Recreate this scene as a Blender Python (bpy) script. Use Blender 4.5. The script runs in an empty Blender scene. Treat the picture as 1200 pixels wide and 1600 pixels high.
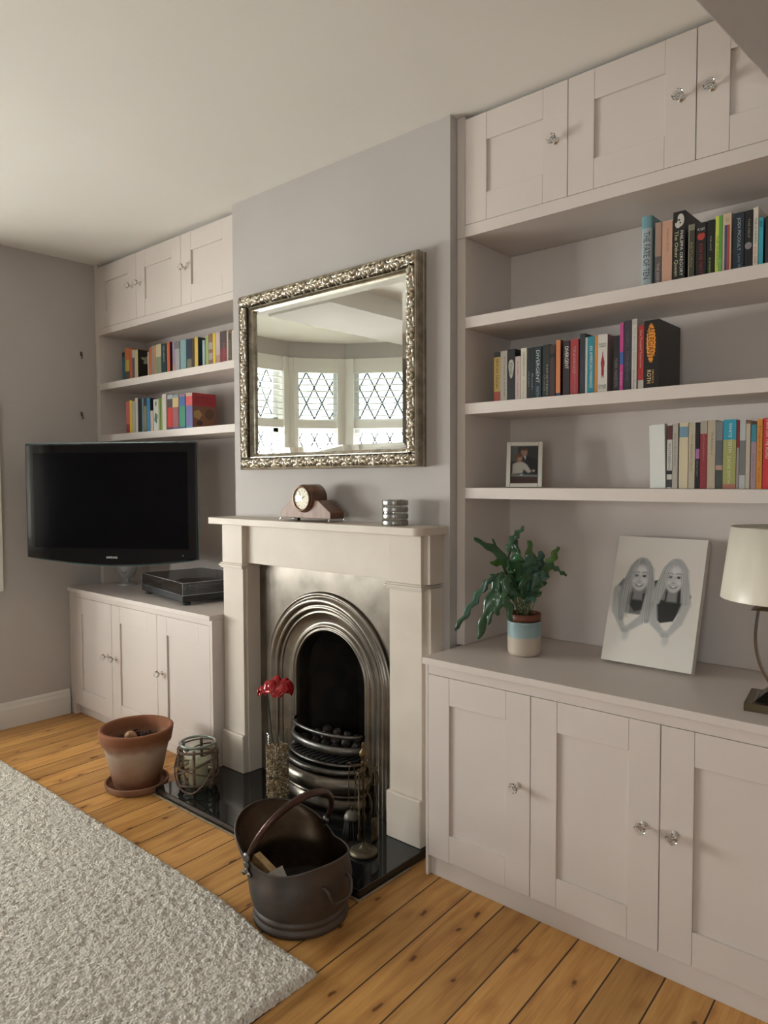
import bpy, bmesh, math, random
import numpy as np
from mathutils import Vector, Matrix, noise
PI = math.pi
C = bpy.context.scene.collection
SC = bpy.context.scene

# ---------------------------------------------------------------- camera
cam = bpy.data.cameras.new('camera'); co = bpy.data.objects.new('camera', cam); C.objects.link(co)
R_ = Vector((0.75133342, 0.65991444, -0.00331938)); U_ = Vector((-0.0267469, 0.03547724, 0.9990125)); F_ = Vector((-0.65938054, 0.75050269, -0.0443059))
m = Matrix.Identity(4)
for i in range(3):
    m[i][0] = R_[i]; m[i][1] = U_[i]; m[i][2] = -F_[i]
m.translation = Vector((0, -1.93341, 1.24907)); co.matrix_world = m
cam.sensor_fit = 'VERTICAL'; cam.sensor_height = 24.0; cam.lens = 24.0 * 1133.107 / 1600.0
cam.clip_start = 0.05
SC.camera = co
# ---------------------------------------------------------------- view, world, lights
SC.view_settings.view_transform = 'Standard'; SC.view_settings.look = 'None'
SC.view_settings.gamma = 1.0; SC.view_settings.use_curve_mapping = False
SC.view_settings.exposure = 0.39
W = bpy.data.worlds.new('sky'); SC.world = W; W.use_nodes = True
bg = W.node_tree.nodes['Background']; bg.inputs[0].default_value = (0.84, 0.92, 1.0, 1); bg.inputs[1].default_value = 3.2
def area(name, loc, look, sx, sy, power, col):
    l = bpy.data.lights.new(name, 'AREA'); l.shape = 'RECTANGLE'; l.size = sx; l.size_y = sy; l.energy = power; l.color = col
    o = bpy.data.objects.new(name, l); C.objects.link(o); o.location = loc
    o.rotation_euler = Vector(look).to_track_quat('-Z', 'Y').to_euler(); return o
DAY = (1.0, 0.972, 0.950)
# daylight coming in at the lower sashes of the bay, plus an added frontal fill lamp behind the camera
area('daylight_bay_centre', (-5.06, -1.80, 1.08), (1, 0, 0.42), 0.80, 0.75, 132, DAY)
area('daylight_bay_far', (-4.82, -0.99, 1.12), (0.81, -0.59, 0.1), 0.42, 0.75, 24, DAY)
area('daylight_bay_near', (-4.82, -2.62, 1.12), (0.81, 0.59, 0.1), 0.42, 0.75, 50, DAY)
area('daylight_bay_side', (-4.27, -3.06, 1.12), (0.49, 0.87, 0.1), 0.5, 0.75, 42, DAY)
area('fill_rear', (0.60, -4.72, 1.25), (0, 1, 0.02), 0.9, 1.2, 9, (1.0, 0.95, 0.90))

# ---------------------------------------------------------------- helpers
OFF = {}
def vec(x): return x if isinstance(x, Vector) else Vector(x)
def thing(name, label, cat, loc=(0, 0, 0), rz=0.0, group=None):
    o = bpy.data.objects.new(name, None); C.objects.link(o); o.empty_display_size = 0.05
    o.location = loc; o.rotation_euler = (0, 0, rz); o['label'] = label; o['category'] = cat
    if group: o['group'] = group
    OFF[o.name] = Vector(loc); return o
def tag(o, label, cat, group=None):
    o['label'] = label; o['category'] = cat
    if group: o['group'] = group
    return o
def obj(name, bm, mats, parent=None, local=False, label=None, smooth=False, bevel=0, loc=None, sub=0):
    me = bpy.data.meshes.new(name)
    if parent is not None and not local:
        v = OFF.get(parent.name, Vector((0, 0, 0)))
        bmesh.ops.translate(bm, verts=bm.verts, vec=-v)
    if parent is None and loc is not None:
        bmesh.ops.translate(bm, verts=bm.verts, vec=-vec(loc))
    if smooth:
        for f in bm.faces: f.smooth = True
    bm.to_mesh(me); bm.free()
    for mm in (mats if isinstance(mats, (list, tuple)) else [mats]): me.materials.append(mm)
    o = bpy.data.objects.new(name, me); C.objects.link(o)
    if parent is not None:
        o.parent = parent; OFF[o.name] = OFF.get(parent.name, Vector((0, 0, 0))) if not local else Vector((0, 0, 0))
    elif loc is not None: o.location = loc; OFF[o.name] = vec(loc)
    else: OFF[o.name] = Vector((0, 0, 0))
    if label: o['label'] = label
    if bevel:
        b = o.modifiers.new('bevel', 'BEVEL'); b.width = bevel; b.segments = 2; b.limit_method = 'ANGLE'; b.angle_limit = math.radians(40)
    if sub:
        b = o.modifiers.new('sub', 'SUBSURF'); b.levels = sub; b.render_levels = sub
    return o
def struct(name, bm, mats, parent=None, bevel=0, smooth=False):
    o = obj(name, bm, mats, parent, bevel=bevel, smooth=smooth)
    if parent is None: o['kind'] = 'structure'
    return o
def BM(): return bmesh.new()
def box(bm, x0, x1, y0, y1, z0, z1, mi=0, M=None):
    r = bmesh.ops.create_cube(bm, size=1.0)
    for v in r['verts']:
        v.co = Vector((x0 + (v.co.x + .5) * (x1 - x0), y0 + (v.co.y + .5) * (y1 - y0), z0 + (v.co.z + .5) * (z1 - z0)))
        if M is not None: v.co = M @ v.co
    if mi:
        for v in r['verts']:
            for f in v.link_faces: f.material_index = mi
    return r['verts']
def lathe(bm, prof, seg=32, cx=0, cy=0, cz=0, mi=0, M=None, close=True):
    rings = []
    for (r, z) in prof:
        if r < 1e-6: ring = [bm.verts.new(Vector((cx, cy, cz + z)))]
        else: ring = [bm.verts.new(Vector((cx + r * math.cos(2 * PI * k / seg), cy + r * math.sin(2 * PI * k / seg), cz + z))) for k in range(seg)]
        rings.append(ring)
    for a, b in zip(rings[:-1], rings[1:]):
        for k in range(seg):
            k2 = (k + 1) % seg
            vs = []
            for v in (a[k % len(a)], a[k2 % len(a)], b[k2 % len(b)], b[k % len(b)]):
                if v not in vs: vs.append(v)
            if len(vs) >= 3:
                try:
                    f = bm.faces.new(vs); f.material_index = mi
                except ValueError: pass
    if M is not None:
        for ring in rings:
            for v in ring: v.co = M @ v.co
    return rings
def tube(bm, pts, r, seg=8, mi=0, cap=True, flat=1.0, up=None, closed=False):
    pts = [vec(p) for p in pts]; n = len(pts)
    rr = r if isinstance(r, (list, tuple)) else [r] * n
    rings = []; prev = up and vec(up)
    for i, p in enumerate(pts):
        if closed: t = pts[(i + 1) % n] - pts[i - 1]
        else: t = pts[min(i + 1, n - 1)] - pts[max(i - 1, 0)]
        if t.length < 1e-9: t = Vector((0, 0, 1))
        t.normalize()
        if prev is None: prev = Vector((0, 0, 1)) if abs(t.z) < .9 else Vector((1, 0, 0))
        a = prev - t * prev.dot(t)
        if a.length < 1e-6: a = t.orthogonal()
        a.normalize(); prev = a; b = t.cross(a)
        rings.append([bm.verts.new(p + (a * math.cos(2 * PI * k / seg) * flat + b * math.sin(2 * PI * k / seg)) * rr[i]) for k in range(seg)])
    prs = list(zip(rings[:-1], rings[1:])) + ([(rings[-1], rings[0])] if closed else [])
    for A, B_ in prs:
        for k in range(seg):
            f = bm.faces.new((A[k], A[(k + 1) % seg], B_[(k + 1) % seg], B_[k])); f.material_index = mi; f.smooth = True
    if cap and not closed:
        for ring, fl in ((rings[0], True), (rings[-1], False)):
            f = bm.faces.new(ring[::-1] if fl else ring); f.material_index = mi
def prism(bm, pts, z0, z1, mi=0, f3=None):
    """extrude a polygon given in 2D; f3 maps (u,v,w) to 3D"""
    f3 = f3 or (lambda u, v, w: Vector((u, v, w)))
    a = [bm.verts.new(f3(u, v, z0)) for u, v in pts]; b = [bm.verts.new(f3(u, v, z1)) for u, v in pts]
    n = len(pts); fs = [bm.faces.new(a[::-1]), bm.faces.new(b)]
    for i in range(n): fs.append(bm.faces.new((a[i], a[(i + 1) % n], b[(i + 1) % n], b[i])))
    for f in fs: f.material_index = mi
    return fs
def curve(pts, n=24):
    pts = [vec(p) for p in pts]; P = [pts[0] * 2 - pts[1]] + pts + [pts[-1] * 2 - pts[-2]]; out = []
    L = len(pts) - 1
    for i in range(n + 1):
        t = i / n * L; k = min(int(t), L - 1); t -= k
        a, b, c, d = P[k], P[k + 1], P[k + 2], P[k + 3]
        out.append(0.5 * ((2 * b) + (c - a) * t + (2 * a - 5 * b + 4 * c - d) * t * t + (3 * b - a - 3 * c + d) * t ** 3))
    return out
def quad_grid(bm, fn, nu, nv, mi=0, smooth=True, wrap=False):
    vs = [[bm.verts.new(fn(i / nu, j / nv)) for j in range(nv + 1)] for i in range(nu if wrap else nu + 1)]
    for i in range(nu):
        for j in range(nv):
            A = vs[i]; B_ = vs[(i + 1) % len(vs)]
            f = bm.faces.new((A[j], B_[j], B_[j + 1], A[j + 1])); f.material_index = mi; f.smooth = smooth
    return vs
def recalc(bm): bmesh.ops.recalc_face_normals(bm, faces=bm.faces); return bm

# ---------------------------------------------------------------- materials
def mat(name, col, rough=0.5, metal=0.0, spec=0.5, coat=0, trans=0, ior=1.45, emit=None):
    m = bpy.data.materials.new(name); m.use_nodes = True
    b = m.node_tree.nodes['Principled BSDF']
    b.inputs['Base Color'].default_value = (*col, 1); b.inputs['Roughness'].default_value = rough
    b.inputs['Metallic'].default_value = metal; b.inputs['Specular IOR Level'].default_value = spec
    b.inputs['Coat Weight'].default_value = coat; b.inputs['Transmission Weight'].default_value = trans; b.inputs['IOR'].default_value = ior
    return m
def nd(m, typ, **kw):
    n = m.node_tree.nodes.new(typ)
    for k, v in kw.items():
        if k.startswith('i_'): n.inputs[k[2:].replace('_', ' ')].default_value = v
        else: setattr(n, k, v)
    return n
def lk(m, a, b): m.node_tree.links.new(a, b)
def coords(m, kind='Object', scale=(1, 1, 1), rot=(0, 0, 0)):
    tc = nd(m, 'ShaderNodeTexCoord'); mp = nd(m, 'ShaderNodeMapping'); mp.inputs['Scale'].default_value = scale; mp.inputs['Rotation'].default_value = rot
    lk(m, tc.outputs[kind], mp.inputs['Vector']); return mp.outputs['Vector']
def varied(name, c1, c2, scale=5, rough=0.5, metal=0, bump=0, bscale=None, detail=4, rvar=0, stretch=(1, 1, 1), lo=.35, hi=.65, coat=0, dist=0.002, spec=.5):
    m = mat(name, c1, rough, metal, coat=coat, spec=spec); b = m.node_tree.nodes['Principled BSDF']
    v = coords(m, 'Object', stretch)
    n = nd(m, 'ShaderNodeTexNoise'); n.inputs['Scale'].default_value = scale; n.inputs['Detail'].default_value = detail; lk(m, v, n.inputs['Vector'])
    r = nd(m, 'ShaderNodeValToRGB'); r.color_ramp.elements[0].position = lo; r.color_ramp.elements[1].position = hi
    r.color_ramp.elements[0].color = (*c1, 1); r.color_ramp.elements[1].color = (*c2, 1)
    lk(m, n.outputs['Fac'], r.inputs['Fac']); lk(m, r.outputs['Color'], b.inputs['Base Color'])
    if rvar:
        mr = nd(m, 'ShaderNodeMapRange'); mr.inputs['To Min'].default_value = rough - rvar; mr.inputs['To Max'].default_value = rough + rvar
        lk(m, n.outputs['Fac'], mr.inputs['Value']); lk(m, mr.outputs['Result'], b.inputs['Roughness'])
    if bump:
        n2 = nd(m, 'ShaderNodeTexNoise'); n2.inputs['Scale'].default_value = bscale or scale * 4; n2.inputs['Detail'].default_value = 5; lk(m, v, n2.inputs['Vector'])
        bp = nd(m, 'ShaderNodeBump'); bp.inputs['Strength'].default_value = bump; bp.inputs['Distance'].default_value = dist
        lk(m, n2.outputs['Fac'], bp.inputs['Height']); lk(m, bp.outputs['Normal'], b.inputs['Normal'])
    return m
def thin_glass(name, tint=(1, 1, 1), refl=0.12):
    m = bpy.data.materials.new(name); m.use_nodes = True; nt = m.node_tree; nt.nodes.clear()
    o = nd(m, 'ShaderNodeOutputMaterial'); t = nd(m, 'ShaderNodeBsdfTransparent'); t.inputs[0].default_value = (*tint, 1)
    g = nd(m, 'ShaderNodeBsdfGlossy'); g.inputs['Roughness'].default_value = 0.03; g.inputs['Color'].default_value = (1, 1, 1, 1)
    fr = nd(m, 'ShaderNodeLayerWeight'); fr.inputs['Blend'].default_value = 0.25
    mr = nd(m, 'ShaderNodeMapRange'); mr.inputs['To Min'].default_value = refl * .5; mr.inputs['To Max'].default_value = min(1, refl * 5)
    mx = nd(m, 'ShaderNodeMixShader'); lk(m, fr.outputs['Facing'], mr.inputs['Value']); lk(m, mr.outputs['Result'], mx.inputs['Fac'])
    lk(m, t.outputs[0], mx.inputs[1]); lk(m, g.outputs[0], mx.inputs[2]); lk(m, mx.outputs[0], o.inputs['Surface']); return m
def attr_mat(name, rough=0.7, coat=0):
    m = mat(name, (.5, .5, .5), rough, coat=coat); a = nd(m, 'ShaderNodeVertexColor'); a.layer_name = 'print'
    lk(m, a.outputs['Color'], m.node_tree.nodes['Principled BSDF'].inputs['Base Color']); return m

PAINT = varied('cabinet_paint', (.68, .610, .566), (.70, .630, .586), 3, .42, spec=.4)
WALLP = varied('wall_paint', (.495, .463, .442), (.525, .493, .472), 2.2, .85, bump=.08, bscale=220, dist=.001, spec=.2)
CEILP = varied('ceiling_paint', (.87, .85, .805), (.89, .87, .825), 2, .9, bump=.05, bscale=150, spec=.2)
TRIMW = mat('white_gloss_trim', (.74, .72, .69), .35)
SHUT = mat('shutter_white', (.82, .80, .74), .4)
STONE = varied('limestone', (.64, .565, .485), (.70, .63, .55), 6, .55, bump=.05, bscale=60, dist=.001, lo=.3, hi=.7)
GRANITE = varied('black_granite', (.008, .009, .010), (.022, .023, .024), 300, .06, coat=.3, lo=.5, hi=.75)
STEEL = varied('polished_iron', (.29, .262, .225), (.17, .152, .130), 9, .34, metal=1, rvar=.08, bump=.04, bscale=30)
STEELD = varied('dull_iron', (.20, .19, .18), (.12, .115, .11), 14, .38, metal=1, rvar=.08)
CASTB = varied('black_cast_iron', (.010, .010, .010), (.03, .028, .026), 30, .5, metal=.3, bump=.3)
SOOT = varied('sooty_firebrick', (.012, .011, .010), (.03, .022, .018), 12, .9, bump=.4)
CHROME = mat('chrome', (.80, .79, .77), .08, 1)
CRYSTAL = mat('crystal_glass', (1, 1, 1), .0, 0, trans=1, ior=1.5)
GLASSP = thin_glass('window_glass', (.97, .99, .98), .06)
JARG = thin_glass('jar_glass', (.90, .93, .91), .06)
BLACKP = mat('black_plastic', (.012, .012, .013), .25)
BLACKM = mat('matt_black', (.02, .02, .021), .6)
PIANO = mat('gloss_black_bezel', (.005, .005, .006), .05, spec=.6)
SCREEN = mat('switched_off_screen', (.002, .002, .003), .10, spec=.22)
SILVER = mat('silver_plastic', (.45, .45, .44), .35, .4)
WHITE = mat('white_text', (.85, .84, .80), .5)
BRASS = varied('aged_brass', (.17, .12, .06), (.09, .065, .035), 40, .40, metal=1)
# ================================================================ THE SETTING
GAP = 0.0006
# floor boards (running towards the fireplace wall, turned three degrees)
def wood_floor():
    m = mat('pine_floorboards', (.5, .3, .12), .42, spec=.35); b = m.node_tree.nodes['Principled BSDF']
    v = coords(m, 'Object', (1, 1, 1), (0, 0, math.radians(-3.1)))
    sx = nd(m, 'ShaderNodeSeparateXYZ'); lk(m, v, sx.inputs[0])
    def math_(op, a, bb=None, c=None):
        n = nd(m, 'ShaderNodeMath', operation=op)
        for i, q in enumerate((a, bb, c)):
            if q is None: continue
            if isinstance(q, (int, float)): n.inputs[i].default_value = q
            else: lk(m, q, n.inputs[i])
        return n.outputs[0]
    t = math_('DIVIDE', math_('ADD', sx.outputs['X'], 1.229), .1171)
    idx = math_('FLOOR', t); fr = math_('FRACT', t)
    wn = nd(m, 'ShaderNodeTexWhiteNoise', noise_dimensions='1D'); lk(m, idx, wn.inputs['W'])
    # per-board offset of the grain
    cb = nd(m, 'ShaderNodeCombineXYZ'); lk(m, math_('ADD', sx.outputs['X'], math_('MULTIPLY', wn.outputs['Value'], 7.0)), cb.inputs[0])
    lk(m, math_('ADD', sx.outputs['Y'], math_('MULTIPLY', wn.outputs['Value'], 31.0)), cb.inputs[1])
    mp = nd(m, 'ShaderNodeMapping'); mp.inputs['Scale'].default_value = (13, 1.1, 1); lk(m, cb.outputs[0], mp.inputs['Vector'])
    n1 = nd(m, 'ShaderNodeTexNoise'); n1.inputs['Scale'].default_value = 2.2; n1.inputs['Detail'].default_value = 6; n1.inputs['Distortion'].default_value = .8; lk(m, mp.outputs[0], n1.inputs['Vector'])
    mpf = nd(m, 'ShaderNodeMapping'); mpf.inputs['Scale'].default_value = (60, 2.5, 1); lk(m, cb.outputs[0], mpf.inputs['Vector'])
    n2 = nd(m, 'ShaderNodeTexNoise'); n2.inputs['Scale'].default_value = 3; n2.inputs['Detail'].default_value = 4; lk(m, mpf.outputs[0], n2.inputs['Vector'])
    r = nd(m, 'ShaderNodeValToRGB'); e = r.color_ramp.elements
    e[0].position = .25; e[0].color = (.33, .140, .040, 1); e[1].position = .75; e[1].color = (.74, .43, .155, 1)
    k = e.new(.5); k.color = (.60, .31, .095, 1)
    lk(m, math_('ADD', math_('MULTIPLY', n1.outputs['Fac'], .7), math_('MULTIPLY', n2.outputs['Fac'], .3)), r.inputs['Fac'])
    # knots
    nk = nd(m, 'ShaderNodeTexNoise'); nk.inputs['Scale'].default_value = 28; nk.inputs['Detail'].default_value = 3; lk(m, cb.outputs[0], nk.inputs['Vector']); wv = nd(m, 'ShaderNodeVectorMath', operation='MULTIPLY_ADD'); wv.inputs[1].default_value = (.018, .05, 0); lk(m, nk.outputs['Color'], wv.inputs[0]); lk(m, cb.outputs[0], wv.inputs[2]); mk = nd(m, 'ShaderNodeMapping'); mk.inputs['Scale'].default_value = (10.5, 5.2, 1); lk(m, wv.outputs[0], mk.inputs['Vector'])
    vo = nd(m, 'ShaderNodeTexVoronoi', voronoi_dimensions='2D'); vo.inputs['Scale'].default_value = 1.0; lk(m, mk.outputs[0], vo.inputs['Vector'])
    kn = nd(m, 'ShaderNodeMapRange'); kn.inputs['From Min'].default_value = .035; kn.inputs['From Max'].default_value = .085; kn.inputs['To Min'].default_value = 1; kn.inputs['To Max'].default_value = 0; lk(m, vo.outputs['Distance'], kn.inputs['Value'])
    halo = nd(m, 'ShaderNodeMapRange'); halo.inputs['From Min'].default_value = .06; halo.inputs['From Max'].default_value = .24; halo.inputs['To Min'].default_value = .55; halo.inputs['To Max'].default_value = 0; lk(m, vo.outputs['Distance'], halo.inputs['Value'])
    x1 = nd(m, 'ShaderNodeMix', data_type='RGBA'); lk(m, halo.outputs[0], x1.inputs['Factor']); lk(m, r.outputs[0], x1.inputs['A']); x1.inputs['B'].default_value = (.40, .17, .045, 1)
    x2 = nd(m, 'ShaderNodeMix', data_type='RGBA'); sc_ = nd(m, 'ShaderNodeSeparateColor'); lk(m, vo.outputs['Color'], sc_.inputs[0]); pick = math_('GREATER_THAN', sc_.outputs[0], .45); lk(m, math_('MULTIPLY', math_('MULTIPLY', kn.outputs[0], .85), pick), x2.inputs['Factor']); lk(m, x1.outputs['Result'], x2.inputs['A']); x2.inputs['B'].default_value = (.11, .04, .014, 1)
    # board to board tone
    hs = nd(m, 'ShaderNodeHueSaturation'); lk(m, x2.outputs['Result'], hs.inputs['Color'])
    tone = nd(m, 'ShaderNodeMapRange'); tone.inputs['To Min'].default_value = .84; tone.inputs['To Max'].default_value = 1.14; lk(m, wn.outputs['Value'], tone.inputs['Value']); lk(m, tone.outputs[0], hs.inputs['Value'])
    # gaps between boards
    ed = math_('MINIMUM', fr, math_('SUBTRACT', 1.0, fr))
    gp = nd(m, 'ShaderNodeMapRange'); gp.inputs['From Min'].default_value = .010; gp.inputs['From Max'].default_value = .024; gp.inputs['To Min'].default_value = 1; gp.inputs['To Max'].default_value = 0; lk(m, ed, gp.inputs['Value'])
    x3 = nd(m, 'ShaderNodeMix', data_type='RGBA'); lk(m, gp.outputs[0], x3.inputs['Factor']); lk(m, hs.outputs[0], x3.inputs['A']); x3.inputs['B'].default_value = (.045, .022, .012, 1)
    lk(m, x3.outputs['Result'], b.inputs['Base Color'])
    bp = nd(m, 'ShaderNodeBump'); bp.inputs['Strength'].default_value = .5; bp.inputs['Distance'].default_value = .003
    lk(m, math_('SUBTRACT', math_('MULTIPLY', n2.outputs['Fac'], .25), gp.outputs[0]), bp.inputs['Height']); lk(m, bp.outputs[0], b.inputs['Normal'])
    return m
bm = BM(); box(bm, -5.0, 2.2, -4.8, .45, -.05, 0); struct('floor', bm, wood_floor())
bm = BM(); box(bm, -5.2, 2.2, -4.8, .45, 2.42, 2.50); struct('ceiling', bm, CEILP)
ZC = 2.42
bm = BM(); box(bm, -3.97, -3.83, -.70, .45, 0, ZC); struct('wall_left', bm, WALLP)
bm = BM(); box(bm, -3.97, -3.83, -4.8, -2.95, 0, ZC); struct('wall_left_rear', bm, WALLP)
bm = BM(); box(bm, -3.83, -2.5, .33, .45, 0, ZC); box(bm, -1.42, 2.2, .33, .45, 0, ZC); struct('wall_back', bm, WALLP)
bm = BM()   # chimney breast with the opening for the fire
box(bm, -2.553, -2.26, 0, .45, 0, ZC); box(bm, -1.72, -1.41, 0, .45, 0, ZC); box(bm, -2.26, -1.72, 0, .45, .78, ZC); box(bm, -2.26, -1.72, .36, .45, 0, .78)
bmesh.ops.remove_doubles(bm, verts=bm.verts, dist=1e-5)
struct('wall_chimney_breast', bm, WALLP)
bm = BM(); box(bm, 2.0, 2.2, -4.8, .45, 0, ZC); struct('wall_right', bm, WALLP)
bm = BM(); box(bm, -3.97, -.01, -4.8, -4.64, 0, ZC); box(bm, 1.20, 2.2, -4.8, -4.64, 0, ZC); box(bm, -.01, 1.20, -4.8, -4.64, 2.12, ZC); struct('wall_front', bm, WALLP)
bm = BM()   # frame round a made-up rear opening, added to let in frontal fill
for x in (-.01, 1.14): box(bm, x, x + .06, -4.76, -4.68, 0, 2.12)
box(bm, -.01, 1.20, -4.76, -4.68, 2.02, 2.12); box(bm, -.01, 1.20, -4.76, -4.68, 0, .55)
d = struct('fill_opening', bm, TRIMW)
bm = BM(); box(bm, .05, 1.14, -4.715, -4.709, .55, 2.02); obj('fill_opening_glass', bm, GLASSP, d)
# dropped beams
bm = BM(); prism(bm, [(-.479, .030), (-.852, -4.635), (.12, -4.635), (.12, .030)], 2.2, ZC); recalc(bm); struct('trim_1', bm, WALLP, bevel=.004)
bm = BM(); box(bm, -3.66, -3.10, -4.64, -1.16, 2.3, ZC)
for f in bm.faces: f.material_index = 0 if f.normal.z < -.5 else 1
recalc(bm)
for f in bm.faces: f.material_index = 0 if f.normal.z < -.5 else 1
struct('trim_2', bm, [WALLP, CEILP])  # sides lighter than the soffit: the light on them is put into the paint
# baseboard on the left wall
def skirting(bm, x0, y0, y1):
    pr = [(0, 0), (.016, 0), (.016, .095), (.011, .112), (.011, .120), (.004, .131), (0, .131)]
    prism(bm, pr, y0, y1, f3=lambda u, v, w: Vector((x0 + u, w, v)))
bm = BM(); skirting(bm, -3.83, -.70, -.152); struct('baseboard_left', recalc(bm), TRIMW)

# bay window: facets with two tiers of shutters, leaded panes behind
BAY = [(-3.83, -.70), (-4.40, -.98), (-4.69, -1.38), (-4.69, -2.23), (-4.40, -2.625), (-3.83, -2.95)]
LEADM = mat('window_lead', (.10, .10, .11), .5, .5)
UPVC = mat('window_frame_white', (.80, .82, .84), .3)
bm = BM()
pts = [(-3.95, -.38), (-3.95, -.60)] ; 
# bay wall below sill and above the window heads
def facet_frame(a, b):
    a = Vector((*a, 0)); b = Vector((*b, 0)); d_ = (b - a); L = d_.length; d_.normalize()
    n_ = Vector((d_.y, -d_.x, 0))      # outward
    if n_.x > 0 and abs(n_.x) > .2: n_ = -n_
    cen = Vector((-3.8, -1.68, 0))
    if (a + b).dot(n_) / 2 < cen.dot(n_): n_ = -n_
    return a, d_, n_, L
for i in range(5):
    a, d_, n_, L = facet_frame(BAY[i], BAY[i + 1])
    M = Matrix(((d_.x, n_.x, 0, a.x), (d_.y, n_.y, 0, a.y), (0, 0, 1, 0), (0, 0, 0, 1)))
    box(bm, -.03, L + .03, 0, .16, 0, .70, M=M); box(bm, -.03, L + .03, 0, .16, 2.285, ZC, M=M)
struct('wall_bay', bm, WALLP)
bm = BM()
for i in range(5):
    a, d_, n_, L = facet_frame(BAY[i], BAY[i + 1])
    M = Matrix(((d_.x, n_.x, 0, a.x), (d_.y, n_.y, 0, a.y), (0, 0, 1, 0), (0, 0, 0, 1)))
    box(bm, -.02, L + .02, -.05, .16, .70, .73, M=M)
struct('window_sill', bm, TRIMW)
for i in range(5):
    a, d_, n_, L = facet_frame(BAY[i], BAY[i + 1])
    M = Matrix(((d_.x, n_.x, 0, a.x), (d_.y, n_.y, 0, a.y), (0, 0, 1, 0), (0, 0, 0, 1)))
    w = BM()
    for x in (-.045, L - .045): box(w, x, x + .09, -.015, .16, .73, 2.285, M=M)          # corner posts
    box(w, .04, .075, -.03, .0, .73, 2.285, M=M); box(w, L - .075, L - .04, -.03, .0, .73, 2.285, M=M)
    box(w, .04, L - .04, -.012, .03, 2.165, 2.285, M=M); box(w, .04, L - .04, -.012, .03, 1.69, 1.76, M=M); box(w, .04, L - .04, -.012, .03, .73, .80, M=M)
    win = struct('window_%d' % (i + 1), w, SHUT)
    w = BM(); x0, x1 = .045, L - .045                                                          # window frame behind
    for (z0, z1) in ((.73, 1.72), (1.72, 2.285)):
        box(w, x0, x0 + .05, .09, .15, z0, z1, M=M); box(w, x1 - .05, x1, .09, .15, z0, z1, M=M)
        box(w, x0, x1, .09, .15, z0, z0 + .06, M=M); box(w, x0, x1, .09, .15, z1 - .06, z1, M=M)
    obj('window_frame', w, UPVC, win)
    w = BM(); box(w, x0 + .04, x1 - .04, .118, .122, .76, 2.26, M=M); obj('pane', w, GLASSP, win)
    w = BM()                                                                                  # diamond leading
    for (z0, z1) in ((.79, 1.66), (1.78, 2.225)):
        xa, xb = x0 + .05, x1 - .05; dw, dh = .135, .27
        def clip(p, q):
            t0, t1 = 0, 1
            for (s, e, lo, hi) in ((p[0], q[0], xa, xb), (p[1], q[1], z0, z1)):
                dd = e - s
                if abs(dd) < 1e-9: continue
                u0, u1 = (lo - s) / dd, (hi - s) / dd
                if u0 > u1: u0, u1 = u1, u0
                t0 = max(t0, u0); t1 = min(t1, u1)
            if t1 - t0 < .02: return None
            return [(p[0] + (q[0] - p[0]) * t, p[1] + (q[1] - p[1]) * t) for t in (t0, t1)]
        for k in range(-12, 24):
            for sg in (1, -1):
                xs = xa + k * dw; p = (xs, z0); q = (xs + sg * (z1 - z0) * dw / dh, z1)
                c_ = clip(p, q)
                if c_: tube(w, [M @ Vector((u, .112, z)) for u, z in c_], .0065, 4, cap=False)
    obj('leading', w, LEADM, win)
    w = BM()                                                                                  # louvres, open flat
    for (z0, z1) in ((1.785, 2.16), (.83, 1.66)):
        if z0 < 1 and i in (0,): continue
        z = z0 + .01
        while z < z1:
            box(w, .075, L - .075, -.012, .030, z, z + .005, M=M); z += .0525
    obj('louvre', w, SHUT, win)['kind'] = 'stuff'
# outside, seen through the bay in the mirror
GRASSM = varied('lawn', (.07, .16, .03), (.12, .24, .06), 6, .9)
bm = BM(); box(bm, -30, -5.3, -25, 22, -.5, -.45); struct('ground_outside', bm, GRASSM)
def tree_hedge(name, x, y, sx, sy, h, label):
    b_ = BM(); random.seed(int(abs(x * 10 + y)))
    r = bmesh.ops.create_icosphere(b_, subdivisions=4, radius=1)
    for v in r['verts']:
        n_ = noise.noise(v.co * 3) * .22 + noise.noise(v.co * 9) * .1
        v.co = Vector((v.co.x * sx * (1 + n_), v.co.y * sy * (1 + n_), h / 2 + v.co.z * h / 2 * (1 + n_)))
    o = obj(name, b_, GRASSH, None, smooth=False); o.location = (x, y, -.5); return tag(o, label, 'hedge')
GRASSH = varied('hedge_leaves', (.05, .13, .03), (.16, .30, .08), 9, .8)
tree_hedge('garden_hedge', -15.5, -13.0, 1.0, 3.5, 1.9, 'green garden hedge seen through the bay window in the mirror')
BRICKM = mat('red_brick', (.5, .25, .2), .8)
_b = BRICKM.node_tree.nodes['Principled BSDF']; _t = nd(BRICKM, 'ShaderNodeTexBrick'); _t.inputs['Scale'].default_value = 1.0
_t.inputs['Color1'].default_value = (.70, .48, .42, 1); _t.inputs['Color2'].default_value = (.60, .40, .35, 1); _t.inputs['Mortar'].default_value = (.6, .55, .5, 1)
_t.inputs['Brick Width'].default_value = .23; _t.inputs['Row Height'].default_value = .075; _t.inputs['Mortar Size'].default_value = .01
lk(BRICKM, coords(BRICKM, 'Object', (1, 1, 1), (PI / 2, 0, PI / 2)), _t.inputs['Vector']); lk(BRICKM, _t.outputs[0], _b.inputs['Base Color'])
hs = thing('house', 'pale brick house across the street seen through the bay in the mirror', 'house', (-26, -12.5, -.5))
bm = BM(); box(bm, -29, -23, -16, -9, -.5, 3.6); obj('brick_wall', bm, BRICKM, hs)
bm = BM(); prism(bm, [(-23, 3.6), (-29, 3.6), (-26, 5.6)], -16, -9, f3=lambda u, v, w: Vector((u, w, v))); obj('roof', recalc(bm), mat('grey_roof', (.34, .36, .42), .8), hs)
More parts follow.
